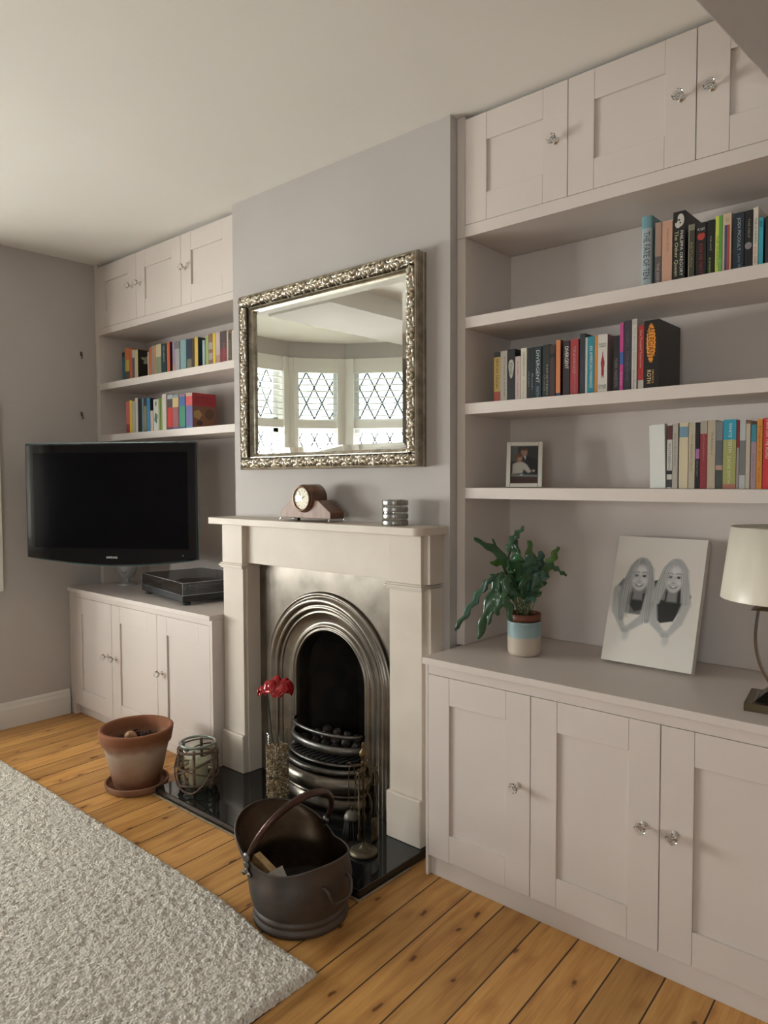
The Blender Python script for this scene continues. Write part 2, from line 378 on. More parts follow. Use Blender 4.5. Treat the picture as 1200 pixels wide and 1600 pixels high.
for yy in (-14.6, -12.4, -10.6):
    bm = BM(); box(bm, -23.02, -22.96, yy - .5, yy + .5, 1.9, 3.0); f_ = obj('house_window', bm, UPVC, hs)
    bm = BM(); box(bm, -22.965, -22.95, yy - .42, yy + .42, 1.98, 2.92); obj('pane', bm, mat('dark_pane', (.18, .26, .36), .1), f_)
# shutter leaf folded back against the left wall
bm = BM(); box(bm, -3.83, -3.800, -.80, -.465, .70, 1.652)
sh = thing('shutter_leaf', 'white shutter leaf folded back on the left wall at the frame edge', 'shutter', (-3.815, -.55, .70))
bm = BM()
for (y0, y1, z0, z1) in ((-.66, -.625, .70, 1.652), (-.520, -.483, .70, 1.652), (-.625, -.520, .70, .76), (-.625, -.520, 1.59, 1.652)): box(bm, -3.829, -3.801, y0, y1, z0, z1)
obj('stile', bm, SHUT, sh, bevel=.002)
bm = BM(); z = .765
while z < 1.585: box(bm, -3.820, -3.812, -.625, -.520, z, z + .045); z += .05
obj('louvre', bm, SHUT, sh)['kind'] = 'stuff'
# two wire stubs on the left wall
for (y, z, lab) in ((-.046, 1.922, 'upper small metal wall hook on the left wall'), (-.05, 1.60, 'lower small metal wall hook on the left wall')):
    bm = BM(); tube(bm, [(-3.829, y, z + .012), (-3.82, y, z + .012), (-3.815, y, z - .01), (-3.82, y, z - .014)], .003, 8)
    box(bm, -3.83, -3.826, y - .005, y + .005, z, z + .022)
    tag(obj('wall_hook', bm, STEELD, None, loc=(-3.829, y, z)), lab, 'hook', 'wall hooks on the left wall')
# ================================================================ CABINETRY
def knob(parent, x, y, z, s=1.0):
    """faceted crystal knob on a chrome stem, facing -Y"""
    M = Matrix.Translation((x, y, z)) @ Matrix.Rotation(PI / 2, 4, 'X')
    b = BM()
    lathe(b, [(0, 0), (.010 * s, 0), (.010 * s, .002), (.0045 * s, .004), (.0042 * s, .016), (.006 * s, .018), (0, .018)], 20, M=M)
    for f in b.faces: f.smooth = True
    k = obj('knob_stem', b, CHROME, parent)
    b = BM()
    lathe(b, [(0, .016), (.006 * s, .0165), (.0145 * s, .024), (.0155 * s, .029), (.0105 * s, .036), (0, .038)], 8, M=M)
    obj('crystal_knob', b, CRYSTAL, k)
    return k
def shaker_door(parent, x0, x1, z0, z1, y, side, zk, stile=.080, rail=.085):
    """y = front face; door is 20 mm thick; side: knob on 'l' or 'r' stile"""
    b = BM(); t = .020; g = .0012; x0 += g; x1 -= g; z0 += g; z1 -= g; s = .0003
    box(b, x0, x0 + stile - s, y, y + t, z0, z1); box(b, x1 - stile + s, x1, y, y + t, z0, z1)
    box(b, x0 + stile + s, x1 - stile - s, y + .0004, y + t, z0, z0 + rail); box(b, x0 + stile + s, x1 - stile - s, y + .0004, y + t, z1 - rail, z1)
    box(b, x0 + stile - .004, x1 - stile + .004, y + .0085, y + t - .002, z0 + rail - .004, z1 - rail + .004)
    d = obj('door', b, PAINT, parent, bevel=.0009)
    xk = x0 + stile * .47 if side == 'l' else x1 - stile * .47
    knob(d, xk, y, zk)
    return d
def carcass(bm, x0, x1, y0, y1, z0, z1, t=.018, back=True, front_gap=.022):
    box(bm, x0, x0 + t, y0, y1, z0, z1); box(bm, x1 - t, x1, y0, y1, z0, z1)
    box(bm, x0 + t, x1 - t, y0, y1, z0, z0 + t); box(bm, x0 + t, x1 - t, y0, y1, z1 - t, z1)
    if back: box(bm, x0 + t, x1 - t, y1 - .012, y1, z0 + t, z1 - t)

# ---- right alcove
YU = .037; YR = -.161; XR = .075
def base_unit(label, x0, x1, xs, y, zt, zb, ztop, yb, knobs, xright_open=True, left_panel=.0, side_to=None, zk=.38, kick=.012):
    t = thing('base_cabinet', label, 'cabinet', ((x0 + x1) / 2, y + .1, 0))
    b = BM(); box(b, x0, xs[0], y, yb, 0, ztop)                         # left end stile
    box(b, xs[-1], x1, y, yb, 0, ztop)                                  # right end stile
    box(b, xs[0], xs[-1], y + .001, y + .022, zt, ztop)                 # rail above the doors
    box(b, xs[0], xs[-1], y + .022, yb, ztop - .016, ztop); box(b, xs[0], xs[-1], yb - .01, yb, 0.06, ztop - .016); box(b, xs[0], xs[-1], y + .024, yb - .01, zb - .018, zb)
    obj('carcass', b, PAINT, t, bevel=.001)
    b = BM(); box(b, xs[0], xs[-1], y + kick, y + kick + .018, 0, zb - .001); obj('plinth', b, PAINT, t, bevel=.001)
    for i in range(len(xs) - 1): shaker_door(t, xs[i], xs[i + 1], zb, zt, y, knobs[i], zk)
    return t
XS = [-1.3768 + .3627 * i for i in range(5)]
base_unit('pale painted low cabinet with shaker doors right of the fireplace', -1.3865, XS[-1] + .012, XS, YR, .6444, .066, .6760, .318, 'rrlr', kick=.016)
b = BM(); box(b, -1.3875, XS[-1] + .014, -.1767, .3185, .6762, .6977)
tag(obj('worktop', b, PAINT, None, bevel=.0015, loc=(-.66, 0, .6762)), 'pale painted worktop on the low cabinet right of the fireplace', 'worktop')
# bookcase with three shelves
def bookcase(label, x0, x1, xl0, xl1, ylen, shelves, ztopb, zfloor, yb, thick, lab2):
    t = thing('bookcase', label, 'bookcase', ((x0 + x1) / 2, .2, zfloor))
    b = BM(); box(b, xl0, x0, YU, yb, zfloor, ztopb); obj('side_panel', b, PAINT, t, bevel=.001)
    b = BM(); box(b, x1, xl1, YU, yb, zfloor, ztopb); obj('side_panel', b, PAINT, t, bevel=.001)
    b = BM(); box(b, x0, x1, yb - .008, yb, zfloor, ztopb); obj('back_panel', b, PAINT, t)
    for z in shelves:
        b = BM(); box(b, x0, x1, YU, yb - .008, z - .0355, z); obj('shelf', b, PAINT, t, bevel=.0012)
    return t
bookcase('built-in alcove bookcase with three thick shelves right of the mirror', -1.3762, XR, -1.4085, XR + .012, 0, (1.7766, 1.4975, 1.2223), 2.033, .6985, .326, .035, '')
def wall_cabinet(label, x0, x1, xs, y, z0, zb, zt, yb, knobs, zk=2.24):
    t = thing('wall_cabinet', label, 'cabinet', ((x0 + x1) / 2, .2, z0))
    b = BM(); box(b, x0, xs[0], y, yb, z0, 2.4185); box(b, xs[-1], x1, y, yb, z0, 2.4185)
    box(b, xs[0], xs[-1], y, yb, z0, zb); box(b, xs[0], xs[-1], y + .03, yb, zt - .004, 2.4185); box(b, xs[0], xs[-1], yb - .01, yb, zb, zt - .004)
    obj('carcass', b, PAINT, t, bevel=.001)
    for i in range(len(xs) - 1): shaker_door(t, xs[i], xs[i + 1], zb, zt, y, knobs[i], zk)
    return t
XU = [-1.3770 + .3610 * i for i in range(5)]
wall_cabinet('pale painted cupboard with shaker doors under the ceiling, right alcove', -1.4085, XR + .012, XU[:4] + [XU[4]], YU - .001, 2.0336, 2.0714, 2.407, .318, 'rrlr')
# ---- left alcove
YL = -.1415
XL = [-3.7791, -3.3822, -2.9664, -2.5560]
base_unit('pale painted low cabinet with shaker doors left of the fireplace', -3.8285, -2.5375, XL, YL, .6354, .057, .6602, .318, 'rll', zk=.37, kick=.03)
b = BM(); box(b, -3.8290, -2.5370, -.1547, .3185, .6604, .6811)
tag(obj('worktop', b, PAINT, None, bevel=.0015, loc=(-3.2, 0, .6604)), 'pale painted worktop under the television, left of the fireplace', 'worktop')
bookcase('built-in alcove bookcase with two shelves left of the mirror', -3.7931, -2.592, -3.829, -2.5555, 0, (1.7766, 1.4975), 2.036, .6815, .326, .035, '')
wall_cabinet('pale painted cupboard with three doors under the ceiling, left alcove', -3.829, -2.5555, [-3.7931, -3.3974, -2.9968, -2.594], YU - .001, 2.0365, 2.0714, 2.400, .318, 'rll')

# ================================================================ FIREPLACE
ZM = 1.096; ZH = .030
FS = thing('fireplace_surround', 'cream stone fireplace surround with plain pilasters and mantel shelf', 'fireplace', (-1.99, -.05, ZH))
def rounded_rect(x0, x1, y0, y1, r, n=8):
    p = [(x0, y1)]
    for k in range(n + 1):
        a = PI + k / n * PI / 2; p.append((x0 + r + r * math.cos(a), y0 + r + r * math.sin(a)))
    for k in range(n + 1):
        a = 1.5 * PI + k / n * PI / 2; p.append((x1 - r + r * math.cos(a), y0 + r + r * math.sin(a)))
    p.append((x1, y1)); return p
b = BM(); prism(b, rounded_rect(-2.556, -1.4165, -.154, -.0008, .030), ZM - .0265, ZM); obj('mantel_shelf', recalc(b), STONE, FS, bevel=.0025)
b = BM(); box(b, -2.397, -1.600, -.063, -.001, .908, ZM - .027); obj('frieze', b, STONE, FS, bevel=.001)
for (xa, xb, xo0, xo1) in ((-2.5300, -2.397, -2.533, -2.389), (-1.600, -1.4605, -1.611, -1.435)):
    b = BM(); box(b, xa, xb, -.090, -.001, .905, ZM - .027)            # block under the shelf
    box(b, xo0, xo1, -.074, -.001, .906, ZM - .027) if xa > -2 else None
    obj('corner_block', b, STONE, FS, bevel=.0015)
    b = BM(); box(b, xa, xb, -.086, -.001, .190, .892); box(b, min(xo0, xa) if xa < -2 else xa, xo1 if xa > -2 else xb + .008, -.070, -.001, .031, .892)
    obj('pilaster', b, STONE, FS, bevel=.0015)
    b = BM(); box(b, xa - .012, xb + .012, -.102, -.001, .891, .899); box(b, xa - .007, xb + .007, -.096, -.001, .884, .891); box(b, xa - .006, xb + .006, -.096, -.001, .899, .905)
    obj('necking', b, STONE, FS, bevel=.0015)
    b = BM(); box(b, xa - .006, xb + .004, -.100, -.001, .0305, .190); obj('plinth_block', b, STONE, FS, bevel=.004)
# hearth
H_ = BM(); prism(H_, [(-2.5365, -.003), (-2.5365, -.143), (-2.557, -.143), (-2.557, -.406), (-1.446, -.406), (-1.446, -.003)], 0.001, ZH)
for f in (lambda: None,): pass
hearth = tag(obj('hearth', recalc(H_), GRANITE, None, loc=(-2.0, -.2, 0), bevel=.002), 'polished black granite hearth slab in front of the fireplace', 'hearth')
b = BM(); 
for (x0, x1, y0, y1) in ((-2.566, -1.437, -.416, -.4065), (-1.4455, -1.437, -.4065, -.17), (-2.566, -2.5575, -.4065, -.16)): box(b, x0, x1, y0, y1, .0006, .006)
CEM = varied('cement_fillet', (.24, .18, .11), (.34, .26, .17), 40, .9, bump=.3)
tag(obj('mortar_edge', b, CEM, None, loc=(-2, -.41, 0), bevel=.002), 'pale mortar line around the black hearth on the floorboards', 'mortar')

# cast iron insert
CX = -1.992; ZS = .478
INS = thing('fireplace_insert', 'polished arched cast iron fireplace insert with grate', 'fireplace', (CX, -.02, ZH))
NA = 48
def arch_path(zb):
    """(dir_x, dir_z, base_x_mult, z) samples: left leg up, arch, right leg down"""
    P = []
    for k in range(7): P.append((-1.0, 0.0, zb + (ZS - zb) * k / 6))
    for k in range(1, NA):
        a = PI - PI * k / NA; P.append((math.cos(a), math.sin(a), ZS))
    for k in range(7): P.append((1.0, 0.0, ZS + (zb - ZS) * k / 6))
    return P
def arch_sweep(bm, prof, zb=ZH, mi=0):
    P = arch_path(zb); rows = []
    for (dx, dz, z) in P: rows.append([bm.verts.new(Vector((CX + dx * r, y, z + dz * r))) for (r, y) in prof])
    for A, B_ in zip(rows[:-1], rows[1:]):
        for j in range(len(prof) - 1):
            f = bm.faces.new((A[j], A[j + 1], B_[j + 1], B_[j])); f.smooth = True; f.material_index = mi
b = BM()       # flat plate round the arch
P = arch_path(ZH); X0, X1, ZT = -2.389, -1.60, .905; R0 = .335; YP = -.005
inner = []; outer = []
for (dx, dz, z) in P:
    inner.append(b.verts.new(Vector((CX + dx * R0, YP, z + dz * R0))))
    if dz == 0: o_ = Vector((X0 if dx < 0 else X1, YP, z))
    else:
        t1 = ((X1 - CX) / dx) if dx > 1e-6 else ((X0 - CX) / dx if dx < -1e-6 else 1e9); t2 = (ZT - z) / dz; t = min(t1, t2); o_ = Vector((CX + dx * t, YP, z + dz * t))
    outer.append(b.verts.new(o_))
for i in range(len(P) - 1): b.faces.new((outer[i], outer[i + 1], inner[i + 1], inner[i]))
# fill the two top corners
for side, X in ((-1, X0), (1, X1)):
    idx = [i for i in range(len(P) - 1) if (abs(outer[i].co.x - X) < 1e-5) != (abs(outer[i + 1].co.x - X) < 1e-5)]
    for i in idx:
        c_ = b.verts.new(Vector((X, YP, ZT)))
        try: b.faces.new((outer[i], c_, outer[i + 1]))
        except ValueError: pass
recalc(b); obj('face_plate', b, STEEL, INS)
b = BM(); pr = [(.343, -.005), (.342, -.013), (.337, -.019), (.331, -.020), (.328, -.015), (.324, -.014), (.319, -.024), (.309, -.030), (.299, -.026), (.294, -.016), (.291, -.015), (.286, -.021), (.279, -.022), (.273, -.014), (.270, -.006), (.266, -.005), (.263, -.009), (.259, -.008), (.257, -.001)]
arch_sweep(b, pr); recalc(b); obj('arch_moulding', b, STEEL, INS)
b = BM(); pr = [(.257, -.001), (.250, .003), (.240, .009), (.225, .014), (.214, .014), (.212, .008), (.207, .004), (.202, .008), (.200, .012), (.196, .006), (.191, .004), (.187, .010), (.186, .03), (.185, .075)]
arch_sweep(b, pr); recalc(b); obj('inner_moulding', b, STEEL, INS)
b = BM()      # firebox: splayed sides, back and hood
rows = []
for (dx, dz, z) in arch_path(.05):
    rows.append([b.verts.new(Vector((CX + dx * r * (1 if dz == 0 else 1), y, z + dz * r))) for (r, y) in ((.186, .06), (.187, .09), (.12, .30), (0.0, .31))])
for A, B_ in zip(rows[:-1], rows[1:]):
    for j in range(3):
        try: b.faces.new((A[j], A[j + 1], B_[j + 1], B_[j]))
        except ValueError: pass
box(b, CX - .19, CX + .19, .02, .32, .04, .06)
recalc(b); obj('firebox', b, SOOT, INS)
b = BM()      # fluted cheek panels
for k in range(9):
    y = .095 + k * .020; x = CX + .175 - (y - .09) * .30
    tube(b, [(x, y, .30), (x, y, .50)], .006, 8)
for zz in (.29, .51, .525):
    tube(b, [(CX + .175, .085, zz), (CX + .125, .28, zz)], .008, 8)
obj('fluted_cheek', b, varied('sooty_cast_iron', (.045, .038, .030), (.09, .07, .05), 20, .5, metal=.5), INS)
def bow(bm, hw, bw, prof, n=40, y0=.0, mi=0, closed=True, p=1.0):
    """sweep a closed section along a half ellipse bowing towards the room; section = (outward, z)"""
    rows = []
    for k in range(n + 1):
        a = PI * k / n; rows.append([bm.verts.new(Vector((CX - (hw + o_) * math.cos(a), y0 - (bw + o_) * math.sin(a) ** p, z))) for (o_, z) in prof])
    m_ = len(prof)
    for A, B_ in zip(rows[:-1], rows[1:]):
        for j in range(m_ if closed else m_ - 1):
            f = bm.faces.new((A[j], A[(j + 1) % m_], B_[(j + 1) % m_], B_[j])); f.smooth = True; f.material_index = mi
    if closed: bm.faces.new(rows[0]); bm.faces.new(rows[-1][::-1])
def disc(r, z, n=10, fx=1, fz=1): return [(r * fx * math.cos(2 * PI * k / n), z + r * fz * math.sin(2 * PI * k / n)) for k in range(n)]
b = BM(); bow(b, .180, .075, disc(.007, .298)); recalc(b); obj('grate_top_rail', b, STEELD, INS)
b = BM(); bow(b, .178, .078, disc(.020, .245, 14, .6, .8)); recalc(b); obj('grate_bar', b, STEELD, INS)
b = BM(); bow(b, .186, .10, [(-.025, .199), (.0, .201), (.004, .196), (.0, .190), (-.028, .190)]); bow(b, .198, .118, [(-.03, .180), (.0, .184), (.006, .176), (.002, .164), (-.03, .164)]); recalc(b); obj('grate_fret', b, STEELD, INS)
b = BM()
for k in range(13):
    x = CX - .15 + k * .025; w_ = math.sqrt(max(0, 1 - ((x - CX) / .18) ** 2)); tube(b, [(x + .03, .22, .200), (x - .005, -.085 * w_, .200)], .0055, 6)
obj('grate_floor', b, CASTB, INS)
b = BM(); bow(b, .215, .125, [(-.02, .157), (.000, .160), (.014, .150), (.020, .132), (.018, .112), (.006, .100), (-.01, .100), (-.02, .11)]); recalc(b); obj('ash_cover', b, STEEL, INS, label='bright polished bowed ash cover')
b = BM(); bow(b, .205, .115, [(-.02, .094), (.004, .097), (.012, .090), (.010, .084), (-.02, .084)]); bow(b, .20, .105, [(-.02, .084), (.0, .084), (.012, .050), (.014, .032), (-.02, .032)]); recalc(b); obj('ash_front', b, STEEL, INS)
b = BM()
for (cx_, rr) in ((CX - .055, .013),):
    tube(b, [(cx_, -.150, .118), (cx_, -.163, .118)], .004, 8)
    tube(b, [(cx_ + rr * math.cos(a), -.166 - .0, .106 + rr * math.sin(a)) for a in [2 * PI * k / 16 for k in range(16)]], .003, 6, closed=True)
obj('damper_ring', b, CHROME, INS)
# coals in the grate
random.seed(4); COAL = varied('coal', (.012, .011, .011), (.05, .03, .025), 40, .55, bump=.4)
for k in range(14):
    x = CX - .11 + .055 * (k % 5); y = -.015 + .062 * (k // 5); r = random.uniform(.019, .024)
    b = BM(); rr = bmesh.ops.create_icosphere(b, subdivisions=2, radius=r)
    for v in rr['verts']: v.co *= 1 + .35 * noise.noise(v.co * 60 + Vector((k, 0, 0)))
    z = .207 + r * 1.12
    bmesh.ops.translate(b, verts=b.verts, vec=(x, y, z))
    tag(obj('coal', b, COAL, None, loc=(x, y, z - r)), 'lump of black coal lying in the fireplace grate', 'coal', 'coals in the grate')
# ================================================================ MIRROR
MX0, MX1, MZ0, MZ1 = -2.452, -1.507, 1.292, 2.004
MF = thing('wall_mirror', 'large mirror in an ornate antique silver frame hanging on the chimney breast', 'mirror', (-1.98, 0, MZ0))
ANT = varied('antique_silver', (.50, .45, .36), (.30, .265, .205), 30, .30, metal=1, rvar=.08)
def frame_sweep(bm, prof, x0, x1, z0, z1, smooth=False):
    """prof: list of (inset, y)"""
    cs = [(x0, z0, 1, 1), (x1, z0, -1, 1), (x1, z1, -1, -1), (x0, z1, 1, -1)]
    rows = [[bm.verts.new(Vector((x + sx * i, y, z + sz * i))) for (i, y) in prof] for (x, z, sx, sz) in cs]
    for k in range(4):
        A = rows[k]; B_ = rows[(k + 1) % 4]
        for j in range(len(prof) - 1):
            f = bm.faces.new((A[j], A[j + 1], B_[j + 1], B_[j])); f.smooth = smooth
FW = .064
b = BM(); frame_sweep(b, [(.0, -.001), (0, -.012), (.002, -.015), (.002, -.030), (.000, -.034), (.000, -.046), (.003, -.052), (.008, -.054), (.011, -.050), (.013, -.042), (.046, -.034), (.049, -.038), (.052, -.038), (.054, -.032), (.058, -.032), (.060, -.029), (FW, -.027), (FW, -.010)], MX0, MX1, MZ0, MZ1)
recalc(b); obj('frame', b, ANT, MF)
def relief(s, c):
    """height of the carved acanthus scrollwork; s metres along the band, c -1..1 across it"""
    cell = .066; k = math.floor(s / cell); h = 0.0
    for q in (k - 1, k, k + 1):
        hd = 1 if q % 2 else -1; cs = (q + .5) * cell; cc = .28 * hd
        dx = (s - cs) / .031; dy = (c - cc) * .78; r = math.hypot(dx, dy); th = math.atan2(dy, dx) * hd
        w_ = max(0.0, 1 - (r / 1.45) ** 2)
        if w_ <= 0: continue
        sp = abs(math.sin(th * 1.0 - r * 4.6)) ** .7            # spiral stem
        lf = abs(math.sin(th * 3.5 + r * 3.0)) ** .8            # leaf fingers
        m_ = min(1, max(0, (r - .55) / .35))
        h = max(h, w_ ** .55 * (sp * (1 - m_) + (.35 + .65 * lf) * m_))
    e = max(0, 1 - abs(c) ** 6)
    return h * e
b = BM()
def band(p0, p1, nrm, L, ins):
    p0 = Vector(p0); p1 = Vector(p1); d_ = (p1 - p0).normalized(); N = int(L / .0022); rows = []
    for i in range(N + 1):
        s = L * i / N; row = []
        for j in range(19):
            c = -1 + 2 * j / 18; p = p0 + d_ * s; off = .0285 + c * .0215
            row.append(b.verts.new(Vector((p.x, -.0370 - .0200 * relief(s + ins, c) - .006 * (1 - c * c), p.y)) + Vector((nrm[0], 0, nrm[1])) * off))
        rows.append(row)
    for A, B_ in zip(rows[:-1], rows[1:]):
        for j in range(18): f = b.faces.new((A[j], A[j + 1], B_[j + 1], B_[j])); f.smooth = True
band((MX0 + .007, MZ0), (MX1 - .007, MZ0), (0, 1), MX1 - MX0 - .014, 0); band((MX0 + .007, MZ1), (MX1 - .007, MZ1), (0, -1), MX1 - MX0 - .014, .31)
band((MX0, MZ0 + .05), (MX0, MZ1 - .05), (1, 0), MZ1 - MZ0 - .10, .12); band((MX1, MZ0 + .05), (MX1, MZ1 - .05), (-1, 0), MZ1 - MZ0 - .10, .17)
recalc(b)
CARV = mat('carved_silver', (.5, .45, .36), .28, 1); _a = nd(CARV, 'ShaderNodeVertexColor'); _a.layer_name = 'patina_shade'; lk(CARV, _a.outputs['Color'], CARV.node_tree.nodes['Principled BSDF'].inputs['Base Color'])
o_ = obj('scroll_ornament', b, CARV, MF); _c = o_.data.color_attributes.new('patina_shade', 'FLOAT_COLOR', 'POINT'); _n = len(o_.data.vertices); _v = np.zeros(_n * 3); o_.data.vertices.foreach_get('co', _v)
_h = np.clip((-.0445 - _v.reshape(-1, 3)[:, 1]) / .013, 0, 1)[:, None] ** 1.2; _col = np.ones((_n, 4)); _col[:, :3] = np.array([[.05, .040, .028]]) * (1 - _h) + np.array([[.80, .74, .62]]) * _h; _c.data.foreach_set('color', _col.ravel())  # darker hollows by relief height: tarnish, with crevice shade put into the colour
b = BM(); n = 120
for (x, z0, z1) in ((MX0 + .056, MZ0 + .058, MZ1 - .058), (MX1 - .056, MZ0 + .058, MZ1 - .058)):
    for k in range(90): bmesh.ops.create_icosphere(b, subdivisions=1, radius=.0024, matrix=Matrix.Translation((x, -.033, z0 + (z1 - z0) * k / 89)))
for z in (MZ0 + .056, MZ1 - .056):
    for k in range(120): bmesh.ops.create_icosphere(b, subdivisions=1, radius=.0024, matrix=Matrix.Translation((MX0 + .058 + (MX1 - MX0 - .116) * k / 119, -.033, z)))
obj('beading', b, ANT, MF)
MIRM = mat('mirror_silvering', (.86, .88, .86), .0, 1)
b = BM(); x0, x1, z0, z1 = MX0 + FW - .002, MX1 - FW + .002, MZ0 + FW - .002, MZ1 - FW + .002; bv = .024
q = [Vector((x0, -.019, z0)), Vector((x1, -.019, z0)), Vector((x1, -.019, z1)), Vector((x0, -.019, z1))]
w = [Vector((x0 + bv, -.0225, z0 + bv)), Vector((x1 - bv, -.0225, z0 + bv)), Vector((x1 - bv, -.0225, z1 - bv)), Vector((x0 + bv, -.0225, z1 - bv))]
qs = [b.verts.new(v) for v in q]; ws = [b.verts.new(v) for v in w]; b.faces.new(ws)
for k in range(4): b.faces.new((qs[k], qs[(k + 1) % 4], ws[(k + 1) % 4], ws[k]))
bk = [b.verts.new(v + Vector((0, .012, 0))) for v in q]; b.faces.new(bk[::-1])
for k in range(4): b.faces.new((qs[k], bk[k], bk[(k + 1) % 4], qs[(k + 1) % 4]))
recalc(b); obj('mirror_glass', b, MIRM, MF)

# ================================================================ ON THE MANTEL
CW = varied('clock_wood', (.10, .042, .022), (.19, .085, .045), 9, .28, stretch=(1, 1, 8), coat=.1)
CWF = varied('clock_veneer', (.20, .105, .065), (.30, .17, .11), 14, .42, stretch=(6, 1, 1), spec=.35)
CK = thing('mantel_clock', 'angular wooden mantel clock with round dial on the mantel shelf', 'clock', (-1.985, -.085, ZM))
yF, yB = -.120, -.050
b = BM(); z0 = ZM + .013
poly = [(-2.115, z0), (-1.848, z0), (-1.848, z0 + .024), (-1.912, z0 + .066), (-2.055, z0 + .066), (-2.115, z0 + .024)]
prism(b, poly, yF, yB, f3=lambda u, v, w: Vector((u, w, v))); recalc(b)
for f in b.faces:
    if f.normal.y < -.9: f.material_index = 1
obj('case', b, [CW, CWF], CK, bevel=.002)
b = BM(); M = Matrix.Translation((-1.985, yB, ZM + .0855)) @ Matrix.Rotation(PI / 2, 4, 'X')
lathe(b, [(0, 0), (.050, 0), (.052, .003), (.052, .074), (.050, .078), (.046, .080), (0, .080)], 48, M=M)
for f in b.faces: f.smooth = len(f.verts) == 4
dr = obj('drum', b, CW, CK, bevel=.001)
b = BM(); M2 = Matrix.Translation((-1.985, yF - .009, ZM + .0855)) @ Matrix.Rotation(PI / 2, 4, 'X')
lathe(b, [(.040, .0), (.046, .001), (.047, .005), (.044, .009), (.040, .007), (.039, .003)], 48, M=M2)
for f in b.faces: f.smooth = True
obj('bezel', b, mat('bronze_bezel', (.13, .08, .05), .3, .8), CK)
b = BM(); lathe(b, [(0, .0025), (.040, .0025)], 48, M=M2); recalc(b)
DIAL = mat('cream_dial', (.66, .58, .40), .35)
dl = obj('dial', b, DIAL, CK)
b = BM()
for k in range(12):
    a = k * PI / 6; p = Vector((.033 * math.sin(a), 0, .033 * math.cos(a))); q_ = p * .86; o_ = Vector((-1.985, yF - .0120, ZM + .0855))
    tube(b, [o_ + p, o_ + q_], .0009, 4)
for (a, L) in ((1.05, .018), (-.5, .027)): tube(b, [o_, o_ + Vector((L * math.sin(a), -.0006, L * math.cos(a)))], .0011, 4)
bmesh.ops.create_icosphere(b, subdivisions=2, radius=.0035, matrix=Matrix.Translation(o_))
obj('hands', b, BLACKM, dl)
b = BM(); rg = [(.0405 * (1 - (t / 6) ** 2) ** .5 if t < 6 else 0, .0045 + .012 * (t / 6)) for t in range(7)]
lathe(b, rg, 40, M=M2)
for f in b.faces: f.smooth = True
obj('dial_glass', b, thin_glass('dial_glass', (1, 1, .98), .10), CK)
for (x, y, s) in ((-2.117, yF + .004, -1), (-1.858, yF + .003, .1), (-1.846, yB - .004, 1), (-2.112, yB - .004, -1)):
    b = BM(); tube(b, curve([(x, y, z0 + .002), (x + .002 * s, y - .001, z0 - .004), (x + .009 * s, y - .002, ZM + .0028)], 8), .0028, 8); obj('foot', b, CHROME, CK)
b = BM(); box(b, -2.06, -2.045, -.10, -.085, ZM + .0005, z0); obj('pendulum_block', b, BLACKM, CK)
b = BM(); lathe(b, [(0, 0), (.003, 0), (.003, .02), (.0055, .021), (.0055, .034), (0, .036)], 12, cx=-2.062, cy=-.085, cz=z0 + .064); obj('key', b, BRASS, CK)
# banded tea light holder
HX, HY = -1.632, -.012 - .062
HX, HY = -1.583, -.075
b = BM(); prof = [(0, .001), (.042, .001)]
HOLD = thing('candle_holder', 'round candle holder banded in silver and clear glass on the mantel', 'candle holder', (HX, HY, ZM))
lathe(b, [(0, .0005), (.0435, .0005), (.0435, .086), (.0405, .086), (.0405, .004), (0, .004)], 40, cx=HX, cy=HY, cz=ZM)
for f in b.faces: f.smooth = len(f.verts) == 4 and abs(f.normal.z) < .5
obj('glass_cup', b, thin_glass('holder_glass', (.86, .88, .88), .30), HOLD)
MERC = varied('mercury_bands', (.42, .41, .385), (.20, .20, .19), 60, .34, metal=1, stretch=(6, 6, .3))
for k in range(4):
    z = .001 + k * .0225
    b = BM(); lathe(b, [(.0442, z), (.0446, z + .001), (.0446, z + .0145), (.0442, z + .0155)], 40, cx=HX, cy=HY, cz=ZM)
    for f in b.faces: f.smooth = True
    obj('silver_band', b, MERC, HOLD)
b = BM(); lathe(b, [(0, 0), (.019, 0), (.019, .014), (0, .014)], 24, cx=HX, cy=HY, cz=ZM + .0045)
tag(obj('tealight', b, mat('wax', (.8, .76, .66), .5), None, loc=(HX, HY, ZM + .0045)), 'small wax tealight inside the banded holder on the mantel', 'candle')

# ================================================================ ON THE HEARTH AND FLOOR
# glass vase with gravel and ceramic poppies
VX, VY = -2.038, -.215
b = BM(); lathe(b, [(0, .001), (.042, .001), (.044, .004), (.044, .298), (.0415, .300), (.041, .298), (.041, .014), (0, .012)], 40, cx=VX, cy=VY, cz=ZH)
for f in b.faces: f.smooth = True
tag(obj('glass_vase', b, thin_glass('vase_glass', (.96, .98, .97), .030), None, loc=(VX, VY, ZH)), 'tall clear cylinder vase of gravel on the black hearth', 'vase')
GRAV = mat('gravel', (.4, .3, .2), .7); g_ = GRAV.node_tree.nodes['Principled BSDF']; oi = nd(GRAV, 'ShaderNodeNewGeometry'); rmp = nd(GRAV, 'ShaderNodeValToRGB'); rmp.color_ramp.interpolation = 'CONSTANT'
els = rmp.color_ramp.elements; els[0].color = (.34, .22, .11, 1); els[1].position = .2; els[1].color = (.24, .15, .08, 1)
for p_, c_ in ((.4, (.44, .33, .20, 1)), (.6, (.16, .11, .07, 1)), (.75, (.36, .26, .17, 1)), (.9, (.52, .44, .32, 1))): e_ = els.new(p_); e_.color = c_
lk(GRAV, oi.outputs['Random Per Island'], rmp.inputs['Fac']); lk(GRAV, rmp.outputs[0], g_.inputs['Base Color'])
b = BM(); random.seed(5)
